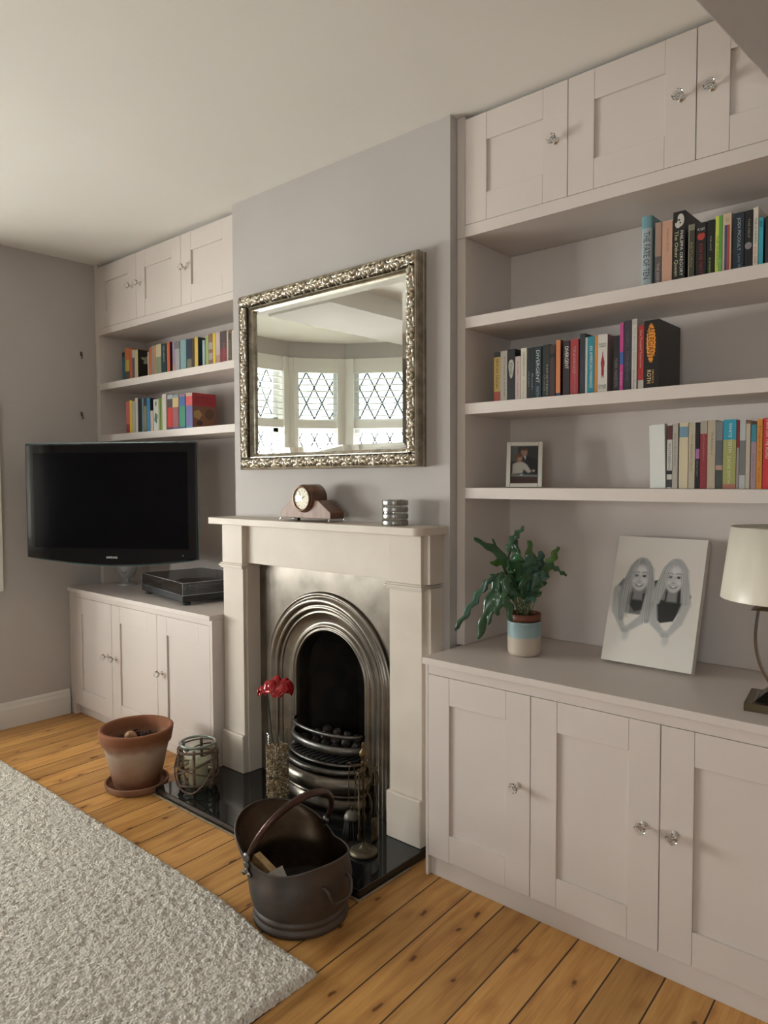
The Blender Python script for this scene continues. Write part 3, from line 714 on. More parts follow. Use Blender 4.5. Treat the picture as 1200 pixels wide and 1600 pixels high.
for k in range(1500):
    a = random.uniform(0, 2 * PI); z = random.uniform(.018, .245); taper = .0385 if z > .06 else .034
    r = taper * (1 if random.random() < .75 else math.sqrt(random.random())) * (1 if z < .24 else math.sqrt(random.random()))
    s = random.uniform(.0028, .0048); rr = bmesh.ops.create_icosphere(b, subdivisions=1, radius=s)
    e = Matrix.Rotation(random.uniform(0, 6), 3, Vector((random.random(), random.random(), .3)).normalized())
    for v in rr['verts']: v.co = e @ Vector((v.co.x * 1.25, v.co.y * .9, v.co.z * .7)) + Vector((VX + r * math.cos(a), VY + r * math.sin(a), ZH + z))
tag(obj('gravel', b, GRAV, None, loc=(VX, VY, ZH + .014)), 'brown gravel filling the tall glass vase', 'gravel')['kind'] = 'stuff'
REDC = mat('glazed_red', (.42, .006, .012), .10, coat=.6)
WIRE = mat('dark_wire', (.03, .025, .02), .4, .6)
def poppy(name, cx, cy, zh, ang0, label, n=6, s=1.0, tilt=.35, seed=1):
    t = thing(name, label, 'flower', (cx, cy, ZH + .2)); random.seed(seed)
    Mx = Matrix.Translation((cx, cy, zh)) @ Matrix.Rotation(tilt, 4, 'Y')
    for k in range(n):
        b = BM(); a = ang0 + k * 2 * PI / n + random.uniform(-.15, .15); ph = random.uniform(0, 6); L = s * random.uniform(.054, .068); rise = random.uniform(.55, .95)
        def fn(u, v, a=a, ph=ph, L=L, rise=rise):
            r = L * u; w = (v - .5) * 1.9
            z = L * (rise * math.sin(u * PI * .70) - .62 * u * u * rise) + .010 * s * math.sin(w * 5 + ph) * u * 1.3 + .005 * math.sin(v * 15 + ph) * u ** 3
            return Mx @ Vector((r * math.cos(a + w) * (1 - .10 * abs(v - .5)), r * math.sin(a + w), z))
        quad_grid(b, fn, 10, 16); b_ = obj('petal', b, REDC, t)
        sm = b_.modifiers.new('thick', 'SOLIDIFY'); sm.thickness = .0028
    b = BM(); bmesh.ops.create_icosphere(b, subdivisions=2, radius=.009 * s, matrix=Mx @ Matrix.Translation((0, 0, .006)))
    for f in b.faces: f.smooth = True
    obj('seed_head', b, BLACKM, t)
    b = BM(); tube(b, curve([(cx, cy, zh), (VX + (cx - VX) * .6, VY + (cy - VY) * .6, ZH + .30), (VX + (cx - VX) * .2, VY + (cy - VY) * .2, ZH + .20)], 12), .0016, 6); obj('stem', b, WIRE, t)
    return t
poppy('ceramic_poppy', VX + .008, VY + .004, .478, .3, 'large glazed red ceramic poppy on a wire stem in the gravel vase', 5, .92, .22, 3)
poppy('ceramic_poppy', VX - .028, VY - .022, .472, 1.0, 'smaller folded red ceramic poppy left of the large poppy', 5, .62, -.5, 8)

# terracotta pot on saucer
PX, PY = -2.692, -.408
TERR = varied('weathered_terracotta', (.20, .095, .055), (.30, .155, .095), 10, .85, bump=.25, bscale=120, dist=.001)
def terracotta_bloom():
    m = mat('limed_terracotta', (.3, .15, .1), .9); bb = m.node_tree.nodes['Principled BSDF']; v = coords(m, 'Object')
    sx = nd(m, 'ShaderNodeSeparateXYZ'); lk(m, v, sx.inputs[0])
    n = nd(m, 'ShaderNodeTexNoise'); n.inputs['Scale'].default_value = 9; n.inputs['Detail'].default_value = 6; lk(m, v, n.inputs['Vector'])
    ad = nd(m, 'ShaderNodeMath', operation='MULTIPLY_ADD'); ad.inputs[1].default_value = .09; lk(m, n.outputs['Fac'], ad.inputs[0]); lk(m, sx.outputs['Z'], ad.inputs[2])
    r = nd(m, 'ShaderNodeValToRGB'); e = r.color_ramp.elements
    mr = nd(m, 'ShaderNodeMapRange'); mr.inputs['From Min'].default_value = .045; mr.inputs['From Max'].default_value = .29; lk(m, ad.outputs[0], mr.inputs['Value'])
    e[0].position = 0; e[0].color = (.28, .12, .065, 1); e[1].position = 1; e[1].color = (.27, .105, .050, 1)
    for p_, c_ in ((.14, (.26, .11, .06, 1)), (.26, (.40, .25, .175, 1)), (.42, (.50, .38, .30, 1)), (.60, (.60, .52, .45, 1)), (.70, (.34, .19, .12, 1)), (.80, (.24, .095, .047, 1))): k = e.new(p_); k.color = c_
    lk(m, mr.outputs[0], r.inputs['Fac']); lk(m, r.outputs[0], bb.inputs['Base Color'])
    n2 = nd(m, 'ShaderNodeTexNoise'); n2.inputs['Scale'].default_value = 140; lk(m, v, n2.inputs['Vector']); bp = nd(m, 'ShaderNodeBump'); bp.inputs['Strength'].default_value = .2; bp.inputs['Distance'].default_value = .001
    lk(m, n2.outputs['Fac'], bp.inputs['Height']); lk(m, bp.outputs[0], bb.inputs['Normal']); return m
b = BM(); lathe(b, [(0, .0005), (.112, .0005), (.120, .004), (.127, .026), (.126, .030), (.119, .030), (.113, .012), (0, .010)], 56, cx=PX, cy=PY)
for f in b.faces: f.smooth = True
tag(obj('plant_saucer', b, TERR, None, loc=(PX, PY, 0), bevel=.001), 'round terracotta saucer under the big clay pot by the hearth', 'saucer')
b = BM(); zb = .0112
lathe(b, [(0, 0), (.086, 0), (.091, .004), (.128, .172), (.134, .174), (.1375, .178), (.146, .224), (.147, .232), (.143, .236), (.134, .236), (.130, .230), (.119, .165), (.085, .012), (0, .012)], 64, cx=PX, cy=PY, cz=zb)
for f in b.faces: f.smooth = True
tp = thing('terracotta_pot', 'large lime-whitened terracotta pot with a dry bulb, standing on its saucer', 'pot', (PX, PY, zb))
obj('pot_body', b, terracotta_bloom(), tp)
SOIL = varied('dry_soil', (.035, .018, .010), (.09, .05, .03), 60, .95, bump=.6, bscale=90, dist=.004)
b = BM()
def soil(u, v):
    r = .121 * u; a = 2 * PI * v; x, y = r * math.cos(a), r * math.sin(a)
    return Vector((PX + x, PY + y, zb + .170 + .012 * noise.noise(Vector((x * 40, y * 40, 3))) + .012 * noise.noise(Vector((x * 12, y * 12, 0))) + .01 * (1 - u)))
quad_grid(b, soil, 18, 60); bmesh.ops.remove_doubles(b, verts=b.verts, dist=1e-4); obj('soil', b, SOIL, tp)
b = BM(); M = Matrix.Translation((PX - .012, PY - .02, zb + .192)) @ Matrix.Rotation(.5, 4, 'X') @ Matrix.Rotation(.5, 4, 'Y')
lathe(b, [(0, -.022), (.014, -.018), (.026, -.002), (.022, .014), (.009, .026), (0, .034)], 20, M=M)
for f in b.faces: f.smooth = True
obj('bulb', b, varied('papery_bulb', (.50, .30, .16), (.30, .13, .07), 18, .5, stretch=(1, 1, .2)), tp)
random.seed(3); LEAFD = mat('dead_leaf', (.06, .03, .02), .7)
b = BM()
for k in range(26):
    a = random.uniform(0, 2 * PI); r = random.uniform(.02, .10); x, y = PX + r * math.cos(a), PY + r * math.sin(a); h = random.uniform(.01, .04)
    tube(b, curve([(x, y, zb + .168), (x + random.uniform(-.02, .02), y + random.uniform(-.02, .02), zb + .175 + h * .7), (x + random.uniform(-.03, .03), y + random.uniform(-.03, .03), zb + .172 + h)], 6), [.001, .004, .006, .006, .005, .003, .001], 4, flat=.3)
obj('dried_stalks', b, LEAFD, tp)['kind'] = 'stuff'

# lantern of twigs and glass
LX, LY = -2.438, -.288
LN = thing('twig_lantern', 'glass candle lantern wrapped in woven twigs with rope handle on the hearth', 'lantern', (LX, LY, ZH))
b = BM(); lathe(b, [(0, .001), (.055, .001), (.066, .006), (.074, .04), (.0745, .09), (.070, .150), (.0665, .170), (.0645, .170), (.068, .150), (.0725, .09), (.072, .04), (.064, .009), (0, .006)], 40, cx=LX, cy=LY, cz=ZH)
for f in b.faces: f.smooth = True
obj('jar', b, JARG, LN)
b = BM(); tube(b, [(LX + .068 * math.cos(a), LY + .068 * math.sin(a), ZH + .178) for a in [2 * PI * k / 48 for k in range(48)]], .0050, 10, closed=True)
obj('glass_rim', b, mat('green_glass_rim', (.30, .36, .32), .06, .3, coat=.5), LN)
TWIG = varied('grey_brown_twig', (.10, .062, .042), (.20, .135, .10), 40, .7, bump=.4)
def lr(z):
    pr = [(0, .058), (.04, .0765), (.09, .077), (.15, .0725), (.175, .069)]
    for (a, ra), (c, rc) in zip(pr[:-1], pr[1:]):
        if z <= c: return ra + (rc - ra) * (z - a) / (c - a)
    return .069
b = BM()
for k in range(6):
    a = k * PI / 3 + .25; tube(b, [(LX + (lr(z) + .002) * math.cos(a), LY + (lr(z) + .002) * math.sin(a), ZH + z) for z in (.003, .03, .06, .09, .12, .15, .168)], .0060, 6)
for (z0, dz, off) in ((.045, .02, 0), (.095, .035, 1.0), (.140, .02, 2.4), (.018, .010, 2), (.072, -.025, .4), (.120, -.03, 3.2), (.160, .006, 0)):
    tube(b, [(LX + (lr(z0 + dz * math.sin(a + off)) + .005) * math.cos(a), LY + (lr(z0 + dz * math.sin(a + off)) + .005) * math.sin(a), ZH + z0 + dz * math.sin(a + off)) for a in [2 * PI * k / 36 for k in range(36)]], .0038, 6, closed=True, flat=.8)
obj('twig_weave', b, TWIG, LN)
b = BM()
fr = Vector((.66, -.751, 0)); rt = Vector((.751, .66, 0)); cc = Vector((LX, LY, ZH))
hp = [cc - rt * .074 + Vector((0, 0, .145)), cc - rt * .080 + fr * .045 + Vector((0, 0, .09)), cc - rt * .055 + fr * .085 + Vector((0, 0, .035)), cc + fr * .10 + Vector((0, 0, .012)), cc + rt * .045 + fr * .09 + Vector((0, 0, .045)), cc + rt * .073 + fr * .045 + Vector((0, 0, .10)), cc + rt * .074 + Vector((0, 0, .150))]
tube(b, curve(hp, 40), .0034, 8); obj('handle', b, TWIG, LN)
b = BM(); lathe(b, [(0, 0), (.036, 0), (.037, .003), (.037, .095), (.034, .099), (0, .096)], 32, cx=LX + .004, cy=LY, cz=ZH + .0075)
for f in b.faces: f.smooth = len(f.verts) == 4
cd = tag(obj('pillar_candle', b, mat('ivory_wax', (.72, .66, .47), .45), None, loc=(LX, LY, ZH + .0075)), 'ivory pillar candle inside the twig lantern', 'candle')
b = BM(); tube(b, [(LX + .004, LY, ZH + .103), (LX + .005, LY, ZH + .113)], .0012, 6); obj('wick', b, BLACKM, cd)

# helmet coal scuttle
SX, SY = -1.536, -.556
a_r = Vector((.751, .660, 0)); a_a = Vector((-.660, .751, 0))
ax = (-a_r * .74 + a_a * .67).normalized()          # towards the spout
az = Vector((0, 0, 1)); ay = az.cross(ax)
SCU = thing('coal_scuttle', 'dark patinated copper helmet coal scuttle on the floorboards by the rug', 'coal scuttle', (SX, SY, 0))
COP = varied('dark_copper', (.070, .064, .062), (.125, .098, .085), 11, .50, metal=.55, rvar=.10, bump=.25, bscale=14, dist=.006, detail=8)
COPI = varied('stained_copper_inside', (.10, .075, .05), (.055, .028, .014), 10, .40, metal=.8, rvar=.1)
def SP(phi, r, z): return Vector((SX, SY, z)) + (ax * math.cos(phi) + ay * math.sin(phi)) * r
b = BM(); lathe(b, [(0, .001), (.134, .001), (.138, .005), (.138, .016), (.133, .022), (.132, .026), (.136, .030), (.136, .038), (.130, .044), (.126, .050)], 64, cx=SX, cy=SY)
for f in b.faces: f.smooth = True
obj('foot_ring', b, COP, SCU)
def rim(phi):
    c = math.cos(phi); z = .172 + .088 * max(0, c) ** 1.3 + (.034 * max(0, -c) ** 3)
    r = .138 + .072 * max(0, c) ** 1.2 + .016 * max(0, -c) ** 6
    return r, z
def body(u, v, ins=0.0):
    phi = 2 * PI * u; rr, rz = rim(phi); ks = [(.0, .126, .048), (.12, .140, .062), (.35, .152, .10), (.6, .149, .135), (.8, None, None), (1, rr, rz)]
    t = v; z = .048 + (rz - .048) * t
    # belly profile then flare to the rim
    belly = .131 + .0185 * math.sin(min(1, (z - .048) / .14) * PI * .80 + .12) ** .6
    s = max(0, (t - .45) / .55); s = s * s * (3 - 2 * s)
    r = belly * (1 - s) + rr * s
    return SP(phi, r - ins, z)
b = BM(); quad_grid(b, lambda u, v: body(u, v), 72, 28, wrap=True); quad_grid(b, lambda u, v: body(u, v, .003), 72, 28, mi=1, wrap=True); recalc(b)
for f in b.faces: pass
o_ = obj('scuttle_body', b, [COP, COPI], SCU)
b = BM(); tube(b, [SP(2 * PI * k / 72, rim(2 * PI * k / 72)[0] - .001, rim(2 * PI * k / 72)[1]) for k in range(72)], .0028, 6, closed=True); obj('rolled_rim', b, COP, SCU)
b = BM(); quad_grid(b, lambda u, v: Vector((SX, SY, .062)) + Vector((math.cos(2 * PI * u), math.sin(2 * PI * u), 0)) * .135 * v, 40, 4, wrap=True); obj('inner_base', b, SOOT, SCU)
# handle hoop
side = ay; pv = [Vector((SX, SY, .192)) + side * s * .150 + ax * .055 for s in (1, -1)]
near = pv[0] if (pv[0] - Vector((0, -1.93, .2))).length < (pv[1] - Vector((0, -1.93, .2))).length else pv[1]; far = pv[1] if near is pv[0] else pv[0]
lean = -ax * .085
def hoop(t):
    a = PI * t; cen = (near + far) / 2; hv = (far - near) / 2
    return cen - hv * math.cos(a) + (Vector((0, 0, .160)) + lean) * math.sin(a) ** .8
b = BM(); tube(b, [hoop(.03 + .94 * k / 40) for k in range(41)], [.0075 + .0035 * math.sin(PI * k / 40) for k in range(41)], 12)
obj('handle', b, varied('handle_copper', (.11, .06, .05), (.07, .04, .035), 20, .35, metal=.8), SCU)
for p in (near, far):
    b = BM()
    for dz, r in ((.008, .014), (-.012, .012), (-.030, .009)): bmesh.ops.create_uvsphere(b, u_segments=16, v_segments=10, radius=r, matrix=Matrix.Translation(p + Vector((0, 0, dz))) @ Matrix.Scale(.55, 4, side))
    for q in (-1, 1): bmesh.ops.create_uvsphere(b, u_segments=12, v_segments=8, radius=.008, matrix=Matrix.Translation(p + Vector((0, 0, -.038)) + ax * .012 * q) @ Matrix.Scale(.6, 4, side))
    for f in b.faces: f.smooth = True
    obj('handle_bracket', b, STEELD, SCU)
b = BM(); c0 = SP(PI * 1.0, .148, .125)   # rear lifting handle
e = [c0 + side * .045 + Vector((0, 0, .020)) + ax * .006, c0 + side * .044 - ax * .014 + Vector((0, 0, .012)), c0 + side * .030 - ax * .022 + Vector((0, 0, -.022)), c0 - side * .030 - ax * .022 + Vector((0, 0, -.022)), c0 - side * .044 - ax * .014 + Vector((0, 0, .012)), c0 - side * .045 + Vector((0, 0, .020)) + ax * .006]
tube(b, curve(e, 20), .0042, 8); obj('rear_handle', b, COP, SCU)
# things lying inside the scuttle
KIN = varied('split_firewood', (.42, .27, .12), (.58, .42, .22), 14, .7, stretch=(1, 6, 6), bump=.3)
def stick(p, q, w, h, mt, name, label, cat):
    p, q = vec(p), vec(q); d_ = q - p; L = d_.length; M = Matrix.Translation(p) @ d_.to_track_quat('X', 'Z').to_matrix().to_4x4()
    b = BM(); prism(b, [(-w / 2, -h / 2), (w / 2, -h / 2), (w * .42, h / 2), (-w * .35, h * .4)], 0, L, f3=lambda u, v, ww: M @ Vector((ww, u, v))); recalc(b)
    return tag(obj(name, b, mt, None, loc=p, bevel=.001), label, cat)
c0 = Vector((SX, SY, 0)); nr = (near - c0); nr.z = 0; nr.normalize()
stick(c0 - ax * .07 + nr * .06 + Vector((0, 0, .085)), c0 + ax * .075 + nr * .085 + Vector((0, 0, .160)), .034, .026, KIN, 'kindling', 'piece of split kindling lying in the coal scuttle', 'firewood')
b = BM(); random.seed(9)
def pap(u, v): 
    p = c0 + nr * (.055 + .065 * v) + ax * (-.075 + .075 * u) + Vector((0, 0, .125 + .012 * math.sin(u * 7) + .018 * u * (1 - v)))
    return p
quad_grid(b, pap, 8, 8, smooth=False); o_ = tag(obj('crumpled_paper', b, mat('white_paper', (.55, .54, .52), .8), None, loc=c0 + Vector((0, 0, .12))), 'scrap of white paper lying in the coal scuttle', 'paper')
s_ = o_.modifiers.new('t', 'SOLIDIFY'); s_.thickness = .0012
# companion set
TX, TY = -1.583, -.238
CS = thing('companion_stand', 'aged brass fireside tool stand on the black hearth', 'fireside stand', (TX, TY, ZH))
b = BM(); lathe(b, [(0, .0005), (.044, .0005), (.047, .004), (.044, .012), (.030, .017), (.014, .020), (.008, .030), (.0055, .040)], 40, cx=TX, cy=TY, cz=ZH)
for f in b.faces: f.smooth = True
obj('base', b, varied('dull_brass_base', (.20, .17, .115), (.13, .11, .075), 30, .5, metal=.9), CS)
b = BM(); lathe(b, [(.0055, .035), (.0045, .05), (.0045, .27), (.007, .275), (.0045, .28), (.0045, .295), (.010, .300), (.006, .305), (.0065, .315), (.0135, .325), (.0125, .338), (.006, .345), (.0045, .352), (.006, .358), (.0025, .368), (0, .372)], 20, cx=TX, cy=TY, cz=ZH)
for f in b.faces: f.smooth = True
obj('stem', b, BRASS, CS)
b = BM(); zt = ZH + .288
for k in range(4):
    a = .4 + k * PI / 2; d_ = Vector((math.cos(a), math.sin(a), 0)); o_ = Vector((TX, TY, zt))
    tube(b, curve([o_, o_ + d_ * .02 + Vector((0, 0, .004)), o_ + d_ * .042, o_ + d_ * .048 + Vector((0, 0, .010))], 10), .0026, 6)
obj('hook', b, BRASS, CS)
IRN = varied('blackened_tool', (.05, .04, .03), (.12, .09, .05), 40, .4, metal=.9)
def hang(name, label, cat, k, parts):
    a = .4 + k * PI / 2; p = Vector((TX, TY, zt)) + Vector((math.cos(a), math.sin(a), 0)) * .040
    t = thing(name, label, cat, p); parts(t, p, Vector((math.cos(a), math.sin(a), 0))); return t
def grip(b, p, L):
    for s in (-1, 1): tube(b, curve([p + Vector((0, 0, -.004)), p + a_r * .009 * s + Vector((0, 0, -.02)), p + a_r * .010 * s + Vector((0, 0, -L + .01)), p + Vector((0, 0, -L))], 14), .0018, 6)
def brush(t, p, d):
    b = BM(); grip(b, p, .135); tube(b, [p + Vector((0, 0, -.133)), p + Vector((0, 0, -.152))], .004, 8); obj('handle', b, BRASS, t)
    b = BM(); lathe(b, [(0, 0), (.010, -.002), (.021, -.010), (.0265, -.022), (.027, -.030), (.024, -.031), (0, -.028)], 24, cx=p.x, cy=p.y, cz=p.z - .148)
    for f in b.faces: f.smooth = True
    obj('ferrule', b, varied('pewter', (.16, .145, .125), (.10, .092, .08), 30, .5, metal=.8), t)
    b = BM(); random.seed(2)
    for k in range(160):
        a = random.uniform(0, 6.28); r = .022 * math.sqrt(random.random()); q = p + Vector((r * math.cos(a), r * math.sin(a), -.176)); e = p + Vector((r * 1.7 * math.cos(a), r * 1.7 * math.sin(a), -.250 + random.uniform(0, .01)))
        tube(b, [q, e], .0013, 3)
    obj('bristles', b, mat('black_bristle', (.010, .009, .008), .7), t)['kind'] = 'stuff'
def shovel(t, p, d):
    b = BM(); tube(b, [p, p + Vector((0, 0, -.16))], .0028, 8); grip(b, p, .06); obj('handle', b, IRN, t)
    b = BM(); n_ = d
    tn = az.cross(n_)
    def fn(u, v): return p + d * (.010 + .012 * abs(v - .5) ** 2 * -4) + tn * (v - .5) * (.050 + .016 * u) + Vector((0, 0, -.155 - .085 * u))
    quad_grid(b, fn, 6, 8); o = obj('blade', b, IRN, t); s = o.modifiers.new('t', 'SOLIDIFY'); s.thickness = .0015
def poker(t, p, d):
    b = BM(); grip(b, p, .05); tube(b, [p, p + Vector((0, 0, -.215)), p + Vector((0, 0, -.232)) + d * .004], [.0030, .0030, .001], 8); tube(b, curve([p + Vector((0, 0, -.20)), p + Vector((0, 0, -.205)) + d * .012, p + Vector((0, 0, -.222)) + d * .014], 6), .0022, 6); obj('rod', b, IRN, t)
def tongs(t, p, d):
    tn = az.cross(d)
    for s in (-1, 1):
        b = BM(); tube(b, curve([p, p + tn * .012 * s + Vector((0, 0, -.05)), p - tn * .004 * s + Vector((0, 0, -.09)), p + tn * .016 * s + Vector((0, 0, -.14)), p + tn * .004 * s + Vector((0, 0, -.205))], 20), .0022, 6); obj('arm', b, BRASS, t)
hang('hearth_brush', 'fireside brush with domed pewter ferrule and black bristles on the stand', 'brush', 2, brush)
hang('hearth_shovel', 'small black fireside shovel hanging on the stand', 'shovel', 0, shovel)
hang('fire_poker', 'thin fireside poker hanging on the tool stand', 'poker', 3, poker)
hang('fire_tongs', 'brass fireside tongs hanging at the stand', 'tongs', 1, tongs)

# ================================================================ RUG
def rug():
    x0, x1 = -3.80, -1.300; y0, y1 = -2.35, -.676; nx, ny = 520, 350
    P_ = np.zeros((nx + 1, ny + 1, 3)); rs = np.random.RandomState(3)
    xs = np.linspace(x0, x1, nx + 1); ys = np.linspace(y0, y1, ny + 1)
    h = rs.rand(nx + 1, ny + 1)
    def sm(a): 
        return (a + np.roll(a, 1, 0) + np.roll(a, -1, 0) + np.roll(a, 1, 1) + np.roll(a, -1, 1)) / 5
    h1 = sm(h); h2 = sm(sm(sm(rs.rand(nx + 1, ny + 1)))); h = (h1 - .5) * .013 + (h2 - .5) * .012
    X, Y = np.meshgrid(xs, ys, indexing='ij')
    P_[..., 0] = X + (rs.rand(nx + 1, ny + 1) - .5) * .003; P_[..., 1] = Y + (rs.rand(nx + 1, ny + 1) - .5) * .003
    d = np.minimum(np.minimum(X - x0, x1 - X), np.minimum(Y - y0, y1 - Y))
    P_[..., 2] = .003 + .017 * np.sqrt(np.clip(d / .014, 0, 1)) + h * np.clip(d / .01, .2, 1)
    P_[..., 1] += -.034 * np.clip((X + 1.78) / .28, 0, 1) ** 1.5 * np.clip((Y + 1.4) / .7, 0, 1)
    # edges drop to the floor
    for sl in ((0, slice(None)), (-1, slice(None)), (slice(None), 0), (slice(None), -1)): P_[sl + (2,)] = .001
    me = bpy.data.meshes.new('rug'); N = (nx + 1) * (ny + 1); me.vertices.add(N); me.vertices.foreach_set('co', P_.reshape(-1))
    idx = np.arange(N).reshape(nx + 1, ny + 1); q = np.stack([idx[:-1, :-1], idx[1:, :-1], idx[1:, 1:], idx[:-1, 1:]], -1).reshape(-1, 4); nf = len(q)
    me.loops.add(nf * 4); me.loops.foreach_set('vertex_index', q.reshape(-1)); me.polygons.add(nf); me.polygons.foreach_set('loop_start', np.arange(nf) * 4); me.polygons.foreach_set('loop_total', np.full(nf, 4))
    me.update(calc_edges=True); me.polygons.foreach_set('use_smooth', np.ones(nf, bool))
    m = mat('wool_loop', (.6, .57, .52), .95, spec=.1); bb = m.node_tree.nodes['Principled BSDF']; v = coords(m, 'Object')
    n = nd(m, 'ShaderNodeTexNoise'); n.inputs['Scale'].default_value = 95; n.inputs['Detail'].default_value = 3; lk(m, v, n.inputs['Vector'])
    r = nd(m, 'ShaderNodeValToRGB'); e = r.color_ramp.elements; e[0].position = .28; e[0].color = (.42, .385, .34, 1); e[1].position = .60; e[1].color = (.80, .76, .69, 1); k = e.new(.40); k.color = (.72, .68, .61, 1)
    lk(m, n.outputs['Fac'], r.inputs['Fac']); lk(m, r.outputs[0], bb.inputs['Base Color'])
    vo = nd(m, 'ShaderNodeTexVoronoi'); vo.inputs['Scale'].default_value = 130; lk(m, v, vo.inputs['Vector']); bp = nd(m, 'ShaderNodeBump'); bp.inputs['Strength'].default_value = .8; bp.inputs['Distance'].default_value = .006; bp.invert = True
    lk(m, vo.outputs['Distance'], bp.inputs['Height']); lk(m, bp.outputs[0], bb.inputs['Normal'])
    me.materials.append(m); o = bpy.data.objects.new('rug', me); C.objects.link(o); tag(o, 'pale grey woollen rug with chunky loop pile on the floorboards', 'rug')
rug()
# ================================================================ TEXT HELPER
def text(s, L, H, mt, parent, M, name='title', depth=.0002, label=None, font_shear=0):
    """flat lettering: M maps (x along text, y up, z out) to world; fitted to length L and cap height H, centred"""
    cu = bpy.data.curves.new('t', 'FONT'); cu.body = s; cu.size = 1; cu.extrude = 0.0; cu.resolution_u = 2; cu.shear = font_shear
    o = bpy.data.objects.new('t', cu); C.objects.link(o); bpy.context.view_layer.update()
    dg = bpy.context.evaluated_depsgraph_get(); me = bpy.data.meshes.new_from_object(o.evaluated_get(dg)); C.objects.unlink(o); bpy.data.objects.remove(o)
    if not me.vertices: return None
    xs = [v.co.x for v in me.vertices]; ys = [v.co.y for v in me.vertices]; cx, cy = (min(xs) + max(xs)) / 2, (min(ys) + max(ys)) / 2; w, h = max(xs) - min(xs), max(ys) - min(ys)
    off = OFF.get(parent.name, Vector((0, 0, 0)))
    for v in me.vertices: v.co = M @ Vector(((v.co.x - cx) / w * L, (v.co.y - cy) / h * H, depth)) - off
    me.materials.clear(); me.materials.append(mt); me.name = name
    ob = bpy.data.objects.new(name, me); C.objects.link(ob); ob.parent = parent; OFF[ob.name] = off
    if label: ob['label'] = label
    return ob

# ================================================================ TELEVISION
TA = math.atan2(.46, .765); tx = Vector((math.cos(TA), math.sin(TA), 0)); tn = Vector((math.sin(TA), -math.cos(TA), 0))   # right, out of the screen
TC = Vector((-3.287, -.190, .876)); TWd = .893
TV = thing('television', 'black flat television on a swivel wall arm, switched off', 'television', TC)
MT = Matrix(((tx.x, 0, tn.x, TC.x), (tx.y, 0, tn.y, TC.y), (0, 1, 0, TC.z), (0, 0, 0, 1)))     # local (right, up, out)
def tvp(u, v, w=0): return MT @ Vector((u, v, w))
hw = TWd / 2; top = .553
def outline(ins, n=24):
    p = [(-hw + ins, top - ins), (-hw + ins, 0 + ins)]
    for k in range(1, n): t = k / n; p.append((-hw + ins + (2 * hw - 2 * ins) * t, ins - .036 * math.sin(PI * t) ** 1.0))
    p += [(hw - ins, ins), (hw - ins, top - ins)]; return p
b = BM()
for (z0, z1, i0) in ((-.006, 0.0, 0),): prism(b, outline(0), -.030, 0.0, f3=lambda u, v, w: tvp(u, v, w))
recalc(b); obj('bezel', b, PIANO, TV, bevel=.006)
b = BM(); prism(b, [(-.40, .03), (.40, .03), (.40, .52), (-.40, .52)], -.060, -.030, f3=lambda u, v, w: tvp(u, v, w)); prism(b, [(-.30, .08), (.30, .08), (.30, .45), (-.30, .45)], -.085, -.060, f3=lambda u, v, w: tvp(u, v, w)); recalc(b); obj('back_shell', b, BLACKP, TV, bevel=.006)
b = BM(); prism(b, [(-.402, .048), (.402, .048), (.402, .508), (-.402, .508)], .0002, .0012, f3=lambda u, v, w: tvp(u, v, w)); recalc(b); obj('screen', b, SCREEN, TV)
b = BM(); pts_ = [tvp(*p, -.012) for p in outline(-.0025)]; tube(b, pts_, .0028, 6, closed=True); obj('clear_edge', b, mat('smoked_clear_edge', (.10, .16, .17), .1, .2, coat=.5), TV)
text('SAMSUNG', .058, .0105, mat('silver_letters', (.62, .62, .62), .35, .5), TV, MT @ Matrix.Translation((.008, -.004 + .008, .0003)), 'lettering')
b = BM(); bmesh.ops.create_icosphere(b, subdivisions=2, radius=.002, matrix=Matrix.Translation(tvp(.375, .018, .001))); obj('power_light', b, WHITE, TV)
b = BM(); box(b, -3.56, -3.44, .298, .316, 1.02, 1.26)
pa = Vector((-3.50, .295, 1.14)); pb = Vector((-3.42, .12, 1.14)); pc = tvp(0, .26, -.090)
tube(b, [pa, pb], .018, 10); tube(b, [pb, pc], .018, 10); tube(b, [pb - Vector((0, 0, .03)), pb + Vector((0, 0, .03))], .022, 12)
prism(b, [(-.12, .16), (.12, .16), (.12, .36), (-.12, .36)], -.096, -.086, f3=lambda u, v, w: tvp(u, v, w)); obj('wall_arm', b, BLACKM, TV)

# silver speaker on oval base
ZW = .6811; QX, QY = -3.665, .105
SPK = thing('desk_speaker', 'small silver oval desk speaker with dark drivers behind the television', 'speaker', (QX, QY, ZW))
b = BM(); lathe(b, [(0, .0005), (.066, .0005), (.068, .004), (.060, .010), (.035, .014), (.022, .022), (.018, .034), (0, .036)], 36); 
for v in b.verts: v.co = Vector((v.co.x, v.co.y * .75, v.co.z)) + Vector((QX, QY, ZW))
for f in b.faces: f.smooth = True
obj('oval_base', b, SILVER, SPK)
b = BM(); fa = Vector((.60, -.80, 0)).normalized(); ri = Vector((.80, .60, 0))
def spk(u, v):
    a = 2 * PI * u; h = PI * (v - .5); r = math.cos(h) ** .75
    return Vector((QX, QY, ZW + .125)) + ri * .058 * r * math.cos(a) + fa * .045 * r * math.sin(a) + Vector((0, 0, .098 * math.sin(h)))
quad_grid(b, spk, 32, 20, wrap=True); bmesh.ops.remove_doubles(b, verts=b.verts, dist=1e-5); obj('speaker_body', b, SILVER, SPK)
b = BM()
for (dz, r) in ((.145, .034), (.082, .015)):
    Mq = Matrix.Translation(Vector((QX, QY, ZW + dz)) + fa * (.040 if dz > .1 else .034)) @ fa.to_track_quat('Z', 'Y').to_matrix().to_4x4()
    lathe(b, [(0, .001), (r * .5, .002), (r, .006), (r * 1.08, .003), (r * 1.08, -.004)], 28, M=Mq)
for f in b.faces: f.smooth = True
obj('driver', b, BLACKM, SPK)

